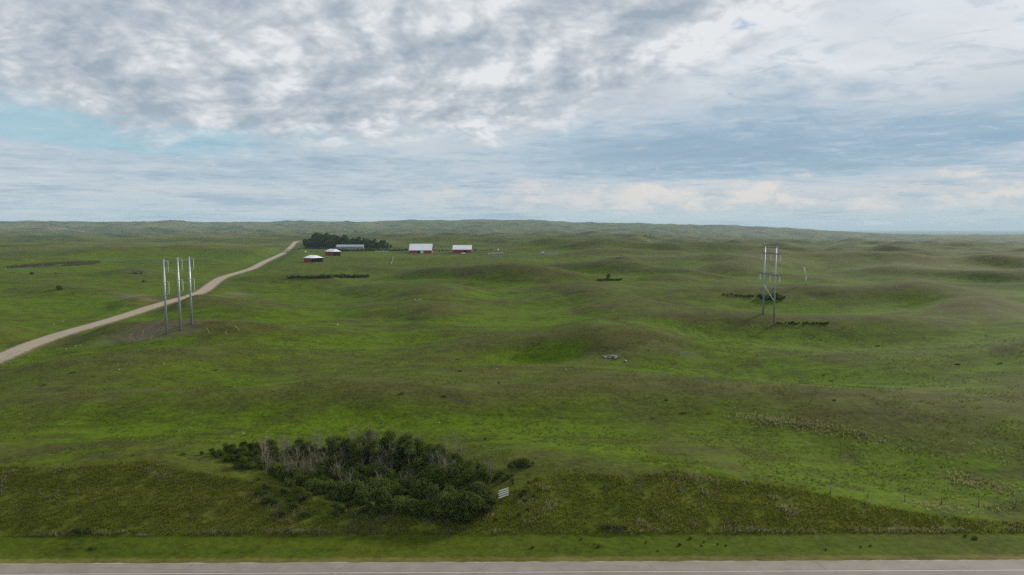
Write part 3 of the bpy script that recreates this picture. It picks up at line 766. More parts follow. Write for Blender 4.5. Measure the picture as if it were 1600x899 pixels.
def roof(r, w_, d, he, hr, m, hip=0.0, ov=.5):
    a = w_ / 2 + ov; y0, y1 = -ov, d + ov; t = .18; yr = d / 2
    V = [(-a, y0, he), (a, y0, he), (a, y1, he), (-a, y1, he), (-a + hip, yr, hr), (a - hip, yr, hr)]
    V += [(v[0], v[1], v[2] - t) for v in V]
    F = [(0, 1, 5, 4), (2, 3, 4, 5), (0, 4, 3), (1, 2, 5), (7, 6, 10, 11), (9, 8, 11, 10), (6, 9, 10), (8, 7, 11), (0, 6, 7, 1), (1, 7, 8, 2), (2, 8, 9, 3), (3, 9, 6, 0)]
    ro = MB().add(V, F).build('roof', m, r)
    rc = MB().tube([(-a + hip, yr, hr + .03), (a - hip, yr, hr + .03)], .16, 6).build('ridge_cap', m, ro)
    n = int(w_ / 2.4)
    if hip == 0:
        for k in range(n + 1):
            xx = -a + .3 + k * (2 * a - .6) / n
            MB().tube([(xx, y0, he + .03), (xx, yr, hr + .03)], .05, 4).build('roof_rib', m, ro)
    return ro
# big barn
r, wd, he, hr, s, p = building('barn', 'larger white-roofed red barn with a white door in its long side', 'barn', 639.5, 674.5, 381.5, 391.3, 396, 0, None, None)
dx0, dx1 = (657 - 657) / s + .1, (661.5 - 657) / s
walls(r, wd, 17, he, M['barn_red'], hr, [(-wd * .12, dx0, 0, he * .8), (dx0, dx1, 0, he - .1)])
roof(r, wd, 17, he, hr, M['roof_white'])
MB().box(dx0, dx1, -.12, .0, .1, he + .45).build('door', M['white_paint'], r)
MB().box(-wd * .12, dx0, 2.5, 2.6, -1, he * .8).build('doorway_shade_sheet', M['shade_tyre'], r)  # black sheet behind the opening, paints the shade inside the barn
for k in range(9):
    xx = -wd / 2 + (k + .5) * wd / 9
    if not (-wd * .15 < xx < dx1 + .5): MB().box(xx - .07, xx + .07, -.06, 0, 0, he).build('wall_batten', M['barn_red'], r)
# second barn
r, wd, he, hr, s, p = building('barn', 'smaller white-roofed dark red barn, rightmost building of the farm', 'barn', 707.5, 736.5, 383.5, 390.2, 395, 0, None, None)
walls(r, wd, 14, he, M['barn_red'], hr, [(wd * .1, wd * .26, 0, he * .75)])
roof(r, wd, 14, he, hr, M['roof_white'])
MB().box(wd * .1, wd * .26, 2.5, 2.6, -1, he * .75).build('doorway_shade_sheet', M['shade_tyre'], r)  # same black sheet here, interior shade put into its colour
for k in range(8):
    xx = -wd / 2 + (k + .5) * wd / 8
    if not (wd * .08 < xx < wd * .28): MB().box(xx - .07, xx + .07, -.06, 0, 0, he).build('wall_batten', M['barn_red'], r)
# two open-fronted cattle sheds seen corner on
def shed(x0, xc, x1, yr, ye, yb, label):
    p = hit(xc, yb); s = scale_at(p)
    rot = R(-42); wl = (xc - x0) / s; wr = (x1 - xc) / s
    he = (yb - ye) / s; hr = (yb - yr) / s
    r = tag(empty('cattle_shed', p, rot), label, 'shed', 'two open red sheds left of the barns')
    # local: corner at origin; left face runs along -x, right face runs along +y
    a, b = wl / math.cos(rot), wr / abs(math.sin(rot))
    MB().box(-a, -.25, 0, .2, -1.5, he).build('front_wall', M['barn_red'], r)
    MB().box(-a, 0, b - .2, b, -1.5, he).build('rear_wall', M['barn_red'], r)
    MB().box(-a, -a + .2, .2, b - .2, -1.5, he).build('side_wall', M['barn_red'], r)
    for k in range(5): MB().box(-.25, 0, k * (b - .3) / 4, k * (b - .3) / 4 + .25, -1.2, he).build('post', M['post'], r)
    MB().box(-.2, -.02, .25, b - .3, he - .7, he - .1).build('header_board', M['barn_red'], r)
    MB().box(-a * .55, -a * .55 + .1, .3, b - .3, -1, he - .2).build('shade_sheet', M['shade_tyre'], r)  # added black sheet, stands in for the shade under the shed roof
    for k in range(6): MB().box(-a + (k + .5) * a / 6.2, -a + (k + .5) * a / 6.2 + .14, -.06, 0, -1, he).build('wall_batten', M['barn_red'], r)
    o = .5; cx, cy = -a / 2, b / 2; rx = a * .42
    V = [(-a - o, -o, he), (o, -o, he), (o, b + o, he), (-a - o, b + o, he), (cx - rx, cy, hr), (cx + rx, cy, hr)]
    V += [(v[0], v[1], v[2] - .18) for v in V]
    F = [(0, 1, 5, 4), (2, 3, 4, 5), (0, 4, 3), (1, 2, 5), (7, 6, 10, 11), (9, 8, 11, 10), (6, 9, 10), (8, 7, 11), (0, 6, 7, 1), (1, 7, 8, 2), (2, 8, 9, 3), (3, 9, 6, 0)]
    MB().add(V, F).build('roof', M['roof_white'], r)
shed(470.5, 486, 500.5, 399.4, 403.4, 410.6, 'red shed with low white hip roof, the nearer and lower of the two sheds')
shed(504.5, 520, 529.5, 389.6, 393.4, 400.2, 'red shed with low white hip roof, just right of and behind the nearest shed')
# long grey building in front of the grove
r, wd, he, hr, s, p = building('farmhouse', 'long low grey building with pale roof, backed by the dark grove', 'house', 525.5, 567.5, 382.6, 385.6, 390.5, 0, None, None)
wins = [(-wd / 2 + 2 + k * (wd - 4) / 6, -wd / 2 + 3.6 + k * (wd - 4) / 6, 1.2, min(2.8, he - .5)) for k in range(7)]
walls(r, wd, 11, he, M['siding_grey'], hr, wins)
roof(r, wd, 11, he, hr, M['roof_grey'])
M['glass'] = mat('glass', (0.05, 0.06, 0.07), 0.1, spec=0.8)
for (a, b, c, d) in wins:
    f = MB().box(a - .08, a, -.05, .1, c, d).box(b, b + .08, -.05, .1, c, d).box(a, b, -.05, .1, d - .0, d + .08).build('window', M['white_paint'], r)
    MB().box(a + .01, b - .01, .08, .12, c + .01, d - .01).build('pane', M['glass'], f)
# white bins
def bin_(px, py, d, label):
    p = hit(px, py); r = tag(empty('grain_bin', p), label, 'bin')
    MB().tube([(0, 0, -.5), (0, 0, d * .9)], d / 2, 16).build('drum', M['white_paint'], r, False)
    MB().tube([(0, 0, d * .9), (0, 0, d * 1.2)], [d / 2 + .1, .2], 16).build('lid', M['roof_white'], r)
bin_(778.5, 391.5, 2.0, 'small white bin right of the smaller barn')
bin_(477.5, 394.5, 1.6, 'small white bin behind the nearest red shed')
# corrals
def rail_fence(pa, pb, n, label, m='wood_pole', h=1.5, rails=3, group='wooden corral fences round the farmyard'):
    a = hit(*pa); b = hit(*pb); L = np.linalg.norm((b - a)[:2]); r = tag(empty('corral_fence', a, math.atan2(b[1] - a[1], b[0] - a[0])), label, 'fence', group)
    d = (b - a)[:2] / L; zs = [gz(*(a[:2] + d * L * k / n)) - a[2] for k in range(n + 1)]
    for k in range(n + 1): MB().box(L * k / n - .12, L * k / n + .12, -.12, .12, zs[k] - .3, zs[k] + h + .1).build('post', M['post'], r)
    for k in range(n):
        for j in range(rails):
            z0, z1 = zs[k] + h * (j + .8) / rails, zs[k + 1] + h * (j + .8) / rails; x0, x1 = L * k / n + .13, L * (k + 1) / n - .13
            V = [(x0, -.05, z0 - .12), (x1, -.05, z1 - .12), (x1, .05, z1 - .12), (x0, .05, z0 - .12), (x0, -.05, z0 + .12), (x1, -.05, z1 + .12), (x1, .05, z1 + .12), (x0, .05, z0 + .12)]
            MB().add(V, [(0, 3, 2, 1), (4, 5, 6, 7), (0, 1, 5, 4), (1, 2, 6, 5), (2, 3, 7, 6), (3, 0, 4, 7)]).build('rail', M[m], r)
rail_fence((586, 394.2), (606, 394), 7, 'pale board corral fence between the long grey building and the big barn', 'galv', 1.8, 4)
rail_fence((606, 395.2), (638, 395), 9, 'dark corral fence joining the big barn on its left')
rail_fence((676, 394.2), (706, 394), 9, 'corral fence between the two barns')
rail_fence((737, 394), (766, 395.5), 9, 'corral fence running right from the smaller barn')
rail_fence((762, 398), (786, 396), 8, 'grey corral fence below the small white bin', 'galv')
rail_fence((768, 401), (784, 402), 5, 'short low fence just downhill of the white bin', 'galv')
rail_fence((835, 398.5), (872, 397.5), 11, 'long pale corral fence furthest right of the farm', 'galv')
rail_fence((842, 395.5), (868, 395), 8, 'back rail of the corral furthest right of the farm', 'wood_pole')
rail_fence((614.5, 403), (610.5, 414), 5, 'thin pale fence running straight downhill in the green below the barns', 'galv', 1.0, 2)
# trailer and scrap
def trailer(px, py, L, label, m='white_paint', rz=0.1, h=1.6):
    p = hit(px, py); r = tag(empty('farm_trailer', p, rz), label, 'trailer')
    MB().box(-L / 2, L / 2, -1.1, 1.1, .7, .85).build('deck', M['rust'], r)
    for k in range(4): MB().box(-L / 2 + .02 + k * L / 4, -L / 2 + (k + 1) * L / 4 - .04, -1.12, -1.05, .86, .86 + h).build('side_board', M[m], r)
    MB().box(-L / 2, L / 2, 1.05, 1.12, .86, .86 + h).build('rear_board', M[m], r)
    for sx in (-1, 1):
        for sy in (-1, 1):
            MB().tube([(sx * L * .3, sy * 1.2 - .12, .45), (sx * L * .3, sy * 1.2 + .12, .45)], .45, 12).build('wheel', M['shade_tyre'], r)
    MB().tube([(L / 2, 0, .75), (L / 2 + 1.5, 0, .5)], .07, 6).build('drawbar', M['rust'], r)
trailer(724, 398, 5, 'small pale farm trailer on the grass below the smaller barn')
trailer(848, 396.5, 4, 'pale farm trailer inside the corral furthest right of the farm', rz=-.1)
trailer(216, 427.5, 8, 'old grey farm wagon alone in the green field left of the poles', 'deadwood', .05, 1.3)
def scrap(px, py, label, n, spread, sd):
    rr_ = random.Random(sd); p = hit(px, py); g = 'scrap pieces ' + label
    for k in range(n):
        x = p[0] + rr_.uniform(-spread, spread); y = p[1] + rr_.uniform(-spread, spread); L = rr_.uniform(1.5, 3.5)
        r = tag(empty('scrap_heap', (x, y, gz(x, y)), rr_.uniform(0, 3)), 'low pale heap of old machinery ' + label, 'scrap', g)
        MB().box(-L / 2, L / 2, -.5, .5, .25, .9).build('frame', M['rust'], r)
        MB().tube([(-L / 2, 0, .6), (-L / 2, 0, .75), (L / 2, .3, 1.5)], .16, 6).build('bar', M['galv'], r)
        for sx in (-1, 1): MB().tube([(sx * L * .4, -.7, .4), (sx * L * .4, -.58, .4)], .4, 10).build('wheel', M['rust'], r)
scrap(774, 397, 'by the grey corral fence', 6, 9, 3)
scrap(858, 397.5, 'in the far right corral', 7, 16, 4)
scrap(962, 404.5, 'in the green dip right of the farm', 5, 7, 5)

# ------------------------------------------------------------------ tree and shrub prototypes
def leaves(centres, radii, n, size, r_, flat=0.75, tri=False):
    r_ = np.random.RandomState(r_); C_ = np.asarray(centres, float); q = np.asarray(radii, float)
    w_ = q ** 2; idx = r_.choice(len(C_), n, p=w_ / w_.sum())
    d = r_.normal(size=(n, 3)); d /= np.linalg.norm(d, axis=1)[:, None]
    rad = q[idx] * (0.45 + 0.55 * r_.rand(n) ** 0.6 + 0.7 * (r_.rand(n) ** 5))
    P_ = C_[idx] + d * rad[:, None] * np.array([1, 1, flat])
    P_[:, 2] = np.maximum(P_[:, 2], 0.05)
    nrm = d + r_.normal(size=(n, 3)) * .55 + np.array([0, 0, .25]); nrm /= np.linalg.norm(nrm, axis=1)[:, None]
    u = np.cross(nrm, r_.normal(size=(n, 3))); u /= np.linalg.norm(u, axis=1)[:, None] + 1e-9; v = np.cross(nrm, u)
    s_ = size * (0.6 + 0.8 * r_.rand(n))[:, None]
    V = np.stack([P_ - u * s_, P_ - v * s_ * .6, P_ + u * s_, P_ + v * s_ * .6], 1).reshape(-1, 3)
    F = np.arange(n * 4).reshape(n, 4)
    return V, F
def crown_blobs(r_, h0, h1, rad, n, shape='round'):
    c = []; q = []
    for k in range(n):
        t = (k + .5) / n; z = h0 + (h1 - h0) * t
        prof = math.sin(math.pi * (0.15 + 0.8 * t)) if shape == 'round' else (1.05 - t * .85)
        a = r_.uniform(0, 6.28); d = rad * prof * r_.uniform(.25, .75)
        c.append((d * math.cos(a), d * math.sin(a), z)); q.append(rad * r_.uniform(.34, .52) * (.6 + .5 * prof))
    return c, q
PROTO_AT = (0.0, -400.0, 0.0)
def limbs(mb, r_, p, d, L, rad, depth, spread=.55, nb=(2, 3), n=4):
    q = [np.array(p)]; d = np.array(d, float)
    for k in range(3):
        d = d + np.array([r_.gauss(0, .10), r_.gauss(0, .10), .05]); d /= np.linalg.norm(d); q.append(q[-1] + d * L / 3)
    mb.tube(q, [rad, rad * .85, rad * .7, rad * .5], n, cap=False)
    if depth == 0: return
    for k in range(r_.randint(*nb)):
        b = q[r_.randint(1, 3)]
        dd = d + np.array([r_.gauss(0, spread), r_.gauss(0, spread), r_.gauss(0.1, spread * .6)]); dd /= np.linalg.norm(dd)
        limbs(mb, r_, b, dd, L * r_.uniform(.5, .75), rad * .45, depth - 1, spread, nb, 3)
def leafy_tree(sd, h, rad, nleaf, size, m, bark, shape='round', z0=.32, nb=12):
    r_ = random.Random(sd); r = empty('tree', (0, 0, 0))
    t_ = MB(); t_.tube([(0, 0, -.3), (r_.gauss(0, .1), r_.gauss(0, .1), h * .4), (r_.gauss(0, .2), r_.gauss(0, .2), h * .8)], [h * .018 + .04, h * .014 + .03, .03], 6)
    for k in range(5):
        a = r_.uniform(0, 6.28); z = h * r_.uniform(.3, .65); t_.tube([(0, 0, z), (math.cos(a) * rad * .6, math.sin(a) * rad * .6, z + h * .22)], [h * .008 + .02, .015], 4)
    t_.build('trunk', M[bark], r, True)
    c, q = crown_blobs(r_, h * z0, h * .9, rad, nb, shape)
    V, F = leaves(c, q, nleaf, size, sd); obj('crown', mesh('crown', V, F, [M[m]]), r)
    return r
def leafy_bush(sd, h, rad, nleaf, size, m, name='shrub', nb=9):
    r_ = random.Random(sd); r = empty(name, (0, 0, 0)); t_ = MB()
    for k in range(7):
        a = r_.uniform(0, 6.28); d = rad * r_.uniform(.2, .7)
        t_.tube([(math.cos(a) * .1, math.sin(a) * .1, -.2), (math.cos(a) * d * .5, math.sin(a) * d * .5, h * .45), (math.cos(a) * d, math.sin(a) * d, h * .8)], [.035, .025, .012], 4)
    t_.build('stems', M['bark'], r)
    c = []; q = []
    for k in range(nb):
        a = r_.uniform(0, 6.28); d = rad * math.sqrt(r_.random()) * .75; z = h * r_.uniform(.3, .8) * (1 - .35 * (d / rad))
        c.append((d * math.cos(a), d * math.sin(a), z)); q.append(min(rad, h) * r_.uniform(.28, .45))
    V, F = leaves(c, q, nleaf, size, sd, .8); obj('foliage', mesh('foliage', V, F, [M[m]]), r)
    return r
def dead_tree(sd, h, name='bare_tree', stems=3, lean=.12, m='deadwood'):
    r_ = random.Random(sd); r = empty(name, (0, 0, 0)); t_ = MB(); tw = MB()
    for k in range(stems):
        a = r_.uniform(0, 6.28); q = [np.array((.25 * math.cos(a), .25 * math.sin(a), -.3))]; d = np.array([math.cos(a) * lean, math.sin(a) * lean, 1.0])
        hh = h * r_.uniform(.7, 1)
        for j in range(5):
            d = d + np.array([r_.gauss(0, .07), r_.gauss(0, .07), 0]); d /= np.linalg.norm(d); q.append(q[-1] + d * hh / 5)
        t_.tube(q, [.085, .075, .06, .045, .03, .015], 5)
        for j in range(11):
            i = r_.randint(2, 5); b = q[i] - (q[i] - q[i - 1]) * r_.random(); aa = r_.uniform(0, 6.28)
            limbs(tw, r_, b, (math.cos(aa) * .7, math.sin(aa) * .7, .75), h * r_.uniform(.15, .32), .022, 2, .5, (2, 4), 3)
    t_.build('trunk', M[m], r); tw.build('branches', M[m], r)
    return r
TREES = [leafy_tree(1, 6.2, 2.0, 1500, .17, 'leaf_mid', 'bark_pale'), leafy_tree(2, 5.6, 2.2, 1500, .17, 'leaf_dark', 'bark_pale', nb=14),
         leafy_tree(3, 6.8, 1.8, 1400, .17, 'leaf_mid', 'bark_pale', z0=.45), leafy_tree(4, 5.0, 2.0, 1400, .16, 'leaf_dark', 'bark')]
BUSH = [leafy_bush(11, 2.3, 1.9, 1500, .14, 'leaf_mid'), leafy_bush(12, 2.8, 2.0, 1600, .14, 'leaf_dark'), leafy_bush(13, 1.9, 1.7, 1300, .13, 'leaf_mid'),
        leafy_bush(14, 3.2, 1.8, 1600, .15, 'leaf_dark', nb=12)]
DEAD = [dead_tree(21, 6.0), dead_tree(22, 5.2, stems=4), dead_tree(23, 6.6, stems=2, m='bark_pale'), dead_tree(24, 4.4, stems=5, lean=.3)]
LOW = [leafy_bush(31, .55, .8, 260, .12, 'leaf_dark', 'low_shrub', 6), leafy_bush(32, .7, .7, 260, .12, 'leaf_mid', 'low_shrub', 6)]
FAR = [leafy_tree(41, 20, 6.2, 1500, .85, 'leaf_far', 'bark', z0=.18, nb=16), leafy_tree(42, 18, 6.8, 1500, .85, 'leaf_far', 'bark', z0=.15, nb=18),
       leafy_tree(43, 21, 4.6, 1300, .8, 'leaf_far', 'bark', 'cone', .12, 16)]
FBUSH = [leafy_bush(51, 3.0, 2.4, 700, .36, 'leaf_row'), leafy_bush(52, 2.4, 2.9, 700, .36, 'leaf_row'), leafy_bush(53, 3.4, 2.0, 600, .36, 'leaf_far', nb=6)]
PROTOS = TREES + BUSH + DEAD + LOW + FAR + FBUSH
def plant(proto, p, sc=1.0, sz=None, label='', cat='tree', group=None, name=None, rz=None):
    o = copy_tree(proto); o.location = (p[0], p[1], p[2]); o.rotation_euler = (0, 0, rng.uniform(0, 6.28) if rz is None else rz)
    o.scale = (sc, sc, sz or sc)
    if name: o.name = name
    tag(o, label, cat, group); return o

# ------------------------------------------------------------------ the thicket in the gully above the road
POLY = [(322, 708), (400, 700), (470, 704), (560, 708), (640, 712), (712, 722), (750, 738), (790, 764), (778, 792), (728, 812), (660, 806), (620, 800), (570, 790), (500, 770), (430, 752), (365, 728)]
def inside(x, y, P_):
    c = False; j = len(P_) - 1
    for i in range(len(P_)):
        xi, yi = P_[i]; xj, yj = P_[j]
        if (yi > y) != (yj > y) and x < (xj - xi) * (y - yi) / (yj - yi) + xi: c = not c
        j = i
    return c
DEADPX = [(415, 716, 1, .75), (440, 722, 0, .8), (462, 730, 3, 1.1), (478, 742, 3, 1.1), (496, 712, 0, 1.05), (455, 744, 3, .9), (505, 738, 3, 1.1), (446, 706, 1, .8), (553, 716, 2, .95), (578, 722, 0, 1.2),
          (590, 716, 1, 1.2), (562, 728, 1, 1.1), (530, 752, 1, .9), (545, 770, 3, .9), (630, 726, 2, .9), (652, 708, 1, .9), (690, 752, 0, 1.05), (700, 760, 3, 1.1), (706, 722, 2, .85), (716, 724, 0, .8), (535, 730, 1, .8),
          (760, 740, 3, .7), (508, 722, 2, .9), (610, 738, 2, .8), (590, 742, 3, .9), (674, 790, 3, .55), (765, 748, 1, .6), (430, 738, 3, .8), (488, 752, 1, .8), (676, 742, 1, .8)]
pts = []
for (px, py, k, sc) in DEADPX:
    p = hit(px, py); pts.append(p)
    side = 'left' if px < 520 else ('middle' if px < 640 else 'right')
    plant(DEAD[k], p, sc * (.78 if px < 520 else .92), None, {'left': 'grey leafless sapling among the bare poplars in the left part of the thicket',
          'middle': 'tall pale-trunked leafless poplar rising from the middle of the thicket', 'right': 'grey half-dead poplar in the right part of the thicket'}[side],
          'tree', {'left': 'bare saplings in the left of the thicket', 'middle': 'bare poplars in the middle of the thicket', 'right': 'half-dead poplars in the right of the thicket'}[side])
for kk in range(34):
    px, py = (rng.uniform(405, 530), rng.uniform(706, 756)) if kk < 22 else (rng.uniform(560, 730), rng.uniform(715, 780))
    if not inside(px, py, POLY): continue
    p = hit(px, py); pts.append(p)
    plant(DEAD[kk % 4], p, rng.uniform(.42, .72), None, 'short twiggy grey-brown sapling ' + ('in the left half of the thicket' if kk < 22 else 'among the green shrubs in the right half of the thicket'),
          'tree', 'twiggy saplings, left half of the thicket' if kk < 22 else 'twiggy saplings, right half of the thicket')
TREEPX = [(640, 724, 1, .95), (652, 726, 3, .9), (628, 728, 0, .85), (600, 722, 3, .85), (575, 712, 1, .85), (610, 716, 0, .85), (690, 732, 3, .75), (470, 712, 1, .55), (485, 716, 3, .6), (530, 716, 1, .7), (520, 722, 0, .75),
          (555, 732, 0, .8), (640, 738, 2, .85), (585, 735, 2, .8), (735, 752, 0, .6), (720, 744, 3, .65), (545, 720, 1, .75), (660, 734, 1, .7)]
for i, (px, py, k, sc) in enumerate(TREEPX):
    p = hit(px, py); pts.append(p)
    if i == 0: lb, g = 'darkest, roundest green tree crown standing up at the back of the thicket', None
    elif px < 560: lb, g = '%s %s in the back left row of the thicket' % ('tall' if sc > .68 else 'short', ['bright green pale-trunked tree', 'dark green pale-trunked tree', 'slim high-crowned tree', 'dark brown-trunked tree'][k]), 'leafy trees at the back left of the thicket'
    else: lb, g = '%s in the thicket %s' % (['bright green pale-trunked tree', 'dark green pale-trunked tree', 'slim high-crowned tree', 'dark brown-trunked tree'][k], 'just left of the darkest round tree' if px < 615 else ('beside the darkest round tree' if px < 670 else 'toward its right end')), 'leafy trees in the tall middle of the thicket'
    plant(TREES[k], p, sc * 1.12, None, lb, 'tree', g)
pts = []; tries = 0; nb_ = 0
while tries < 7000 and nb_ < 240:
    tries += 1; px = rng.uniform(320, 792); py = rng.uniform(699, 814)
    if not inside(px, py, POLY) or (px > 768 and py > 752): continue
    g0 = at_z(px, py, 2.0)
    edge_l = min(1, (px - 320) / 140)
    dmin = (1.15 if px < 540 else 1.45) + .5 * rng.random()
    if any((g0[0] - q[0]) ** 2 + (g0[1] - q[1]) ** 2 < dmin ** 2 for q in pts): continue
    p = hit(px, py); pts.append(p); nb_ += 1
    sc = (.45 + .5 * edge_l) * rng.uniform(.6, 1.35) * (.8 if px < 540 else 1.0) * (.85 if px > 740 else 1.0)
    k = rng.choice([0, 1, 1, 2, 3, 3])
    zone = [(370, 'at the very left tip of the thicket'), (420, 'in the narrow left arm of the thicket'), (470, 'under the leftmost bare saplings of the thicket'), (520, 'left of the tall bare poplars in the thicket'),
            (565, 'below the tall bare poplars in the thicket'), (610, 'in the middle of the thicket'), (650, 'in front of the darkest round tree of the thicket'), (700, 'between the round tree and the right-hand dead poplars'),
            (745, 'around the right-hand dead poplars of the thicket'), (900, 'at the right end of the thicket by the board panel')]
    zn = next(z for q, z in zone if px < q)
    row = 'back' if py < 725 else ('front' if py > 772 else 'inner')
    tone = 'pale green' if k in (0, 2) else 'dark green'; size = 'tall' if sc > .88 else ('low' if sc < .66 else 'mid-sized')
    lb = '%s %s %s-row shrub %s' % (size, tone, row, zn); g = 'thicket shrubs ' + zn
    plant(BUSH[k], p, sc, sc * rng.uniform(.85, 1.15), lb, 'shrub', g)
# scrub on the slope just below the thicket
for k in range(60):
    px, py = rng.uniform(400, 620), rng.uniform(748, 808)
    if inside(px, py, POLY) or (px < 440 and py > 790): continue
    plant(rng.choice(BUSH), hit(px, py), rng.uniform(.22, .55), None, 'knee-high scrub on the dark slope below the left half of the thicket', 'shrub', 'scrub on the slope below the thicket', 'low_shrub')
for k in range(22):
    px, py = rng.uniform(770, 850), rng.uniform(745, 815)
    if 772 < px < 808 and 762 < py < 812: continue
    plant(rng.choice(BUSH), hit(px, py), rng.uniform(.15, .3), None, 'small scrub on the slope around the white board panel', 'shrub', 'scrub around the white board panel', 'low_shrub')

# ------------------------------------------------------------------ shrubs scattered over the pasture
def shrubs(lst, label, group, protos=BUSH, cat='shrub', jit=0, name=None):
    for i, (px, py, hpx) in enumerate(lst):
        p = hit(px, py)
        if p is None: continue
        h = hpx / scale_at(p); pr_ = rng.choice(protos); zz = {0: 2.3, 1: 2.8, 2: 1.9, 3: 3.2}.get(BUSH.index(pr_) if pr_ in BUSH else -1, 3.0)
        lb = label if isinstance(label, str) else label[i]
        plant(pr_, p, h / zz * 1.05, None, lb, cat, group, name)
shrubs([(806, 729, 11), (815, 729, 13), (824, 728, 11), (832, 727, 7), (797, 731, 7)], 'dark round shrub in the small patch just right of the thicket', 'shrub patch right of the thicket')
shrubs([(779, 743, 9), (770, 750, 11), (787, 752, 9), (764, 738, 7)], 'green shrub in the gap between the thicket and the small shrub patch', 'shrubs in the gap right of the thicket')
shrubs([(92, 453, 7)], ['single round dark bush in the bright meadow below the pond'], None, FBUSH)
shrubs([(225, 441, 3.5)], ['tiny dark bush below the old wagon'], None, FBUSH)
shrubs([(332, 708, 8), (315, 711, 7)], ['small dark bush beyond the left tip of the thicket', 'smallest bush at the very left tip of the thicket'], None)
shrubs([(287, 711, 4)], ['tiny dark tuft of shrub on the crest left of the thicket'], None)
shrubs([(190, 724, 3.5)], ['lone dark tuft on top of the left bank'], None)
shrubs([(758, 687, 3.5)], ['lone dark tuft in the grass above the thicket'], None)
plant(TREES[1], hit(951, 438), 11 / scale_at(hit(951, 438)) / 5.4, None, 'small upright tree above a low row of brush in the middle pasture', 'tree')
shrubs([(x, 438.5, 2.6 + 1.2 * (i % 2)) for i, x in enumerate(range(935, 974, 4))], 'low brush at the foot of the small lone tree', 'low brush round the small lone tree', FBUSH)
shrubs([(1131 + i * 6.5, 461 + i * .55, rng.uniform(2.5, 4.5)) for i in range(9)], 'low dark shrub in the row leading to the steel tower from the left', 'shrub row left of the steel tower', FBUSH)
shrubs([(1188 + i * 3.8, 466.5 + (i % 3) * .8, rng.uniform(5, 9.5)) for i in range(10)], 'dark willow shrub in the round clump behind the steel tower', 'willow clump behind the steel tower', FBUSH)
shrubs([(1216 + i * 5.5, 506 + (i % 2) * .7, rng.uniform(2, 4.5)) for i in range(15)], 'low dark shrub in the row right of the foot of the steel tower', 'shrub row right of the tower foot', FBUSH)
shrubs([(449 + i * 3.9, 434.5 - i * .03 + (i % 2) * .5, 3.2 + 2.8 * math.exp(-((i - 20) / 9) ** 2) + rng.uniform(-.8, 1)) for i in range(33)], 'dark shrub in the long low hedge across the pasture below the sheds', 'hedge below the sheds', FBUSH)
shrubs([(531 + i * 3.2, 392.5 + (i % 2) * .3, rng.uniform(2.6, 4.2)) for i in range(34)], 'dark shrub in the hedge in front of the long grey building', 'hedge in front of the grey building', FBUSH)
shrubs([(678 + i * 4.5, 392.5, rng.uniform(1.5, 2.6)) for i in range(6)] + [(742 + i * 5, 392, rng.uniform(1.5, 2.6)) for i in range(6)], 'small dark bush along the corral fences beside the barns', 'bushes along the corral fences', FBUSH)
VW = [(147, 859, 5), (142, 858, 3.5), (935, 855, 5), (928, 852, 3), (1062, 853, 4), (1079, 843, 4), (1100, 848, 3.5), (1096, 854, 3), (1122, 852, 3.5), (1135, 853, 2.5), (1010, 848, 3), (1345, 856, 3.5), (1360, 854, 3), (1290, 860, 3), (1508, 839, 3.5), (1522, 842, 5), (908, 844, 3), (832, 857, 4), (870, 861, 3), (1028, 862, 3)]
shrubs(VW, 'small dark weed clump on the mown verge beside the highway', 'dark weeds on the mown verge', BUSH, 'weed', name='weed_clump')
shrubs([(115 + i * 3.5, 832, rng.uniform(5, 9)) for i in range(8)], 'grey green weed at the foot of the left bank', 'weeds at the foot of the left bank', BUSH, 'weed', name='weed_clump')
shrubs([(945 + i * 4.5, 825 + (i % 2), rng.uniform(4, 7)) for i in range(8)], 'dark green weed at the foot of the right bank', 'weeds at the foot of the right bank', BUSH, 'weed', name='weed_clump')
# taller field plants breaking the sward of the swales
for k in range(60):
    px, py = rng.uniform(0, 1600), rng.uniform(515, 700)
    p = hit(px, py)
    if p is None or inside(px, py, POLY): continue
    if float(pn(np.array([p[0] / 40]), np.array([p[1] / 40]), 77)[0]) < .12: continue
    plant(rng.choice(LOW), p, rng.uniform(.6, 1.4), rng.uniform(.3, .6), 'ankle-high dark snowberry patch scattered in the open pasture', 'shrub', 'snowberry patches in the open pasture')

# ------------------------------------------------------------------ the grove behind the farm
prof_x = [476, 482, 492, 505, 520, 530, 538, 548, 562, 575, 590, 602, 614]
prof_y = [371, 368, 363.5, 363, 361.8, 366.5, 364.5, 369, 368, 371, 374, 375, 379]
k = 0
for row, (yb, n) in enumerate(((389.5, 20), (388.2, 23), (387.0, 24))):
    for i in range(n):
        px = 478 + (612 - 478) * (i + .5 * (row % 2) + rng.uniform(-.3, .3)) / n
        if row == 0 and (526 < px < 572): continue
        top = float(np.interp(px, prof_x, prof_y)) + rng.uniform(0, 5) + (2 - row) * 2.2
        p = hit(px, yb)
        h = (yb - top) / scale_at(p); c = rng.choice([0, 1, 1, 2]); hz = [19, 17, 20][c]
        if row == 0 and i == 0: lb, g = 'leftmost tree of the dark grove, beside the gravel road bend', None
        else:
            lb = ['dark tree in the front row of the grove by the farm', 'dark tree in the inner part of the grove by the farm', 'dark tree in the back row of the grove by the farm'][row]
            g = ['front row of the farm grove', 'inner part of the farm grove', 'back row of the farm grove'][row]
        plant(FAR[c], p, h / hz, None, lb, 'tree', g)

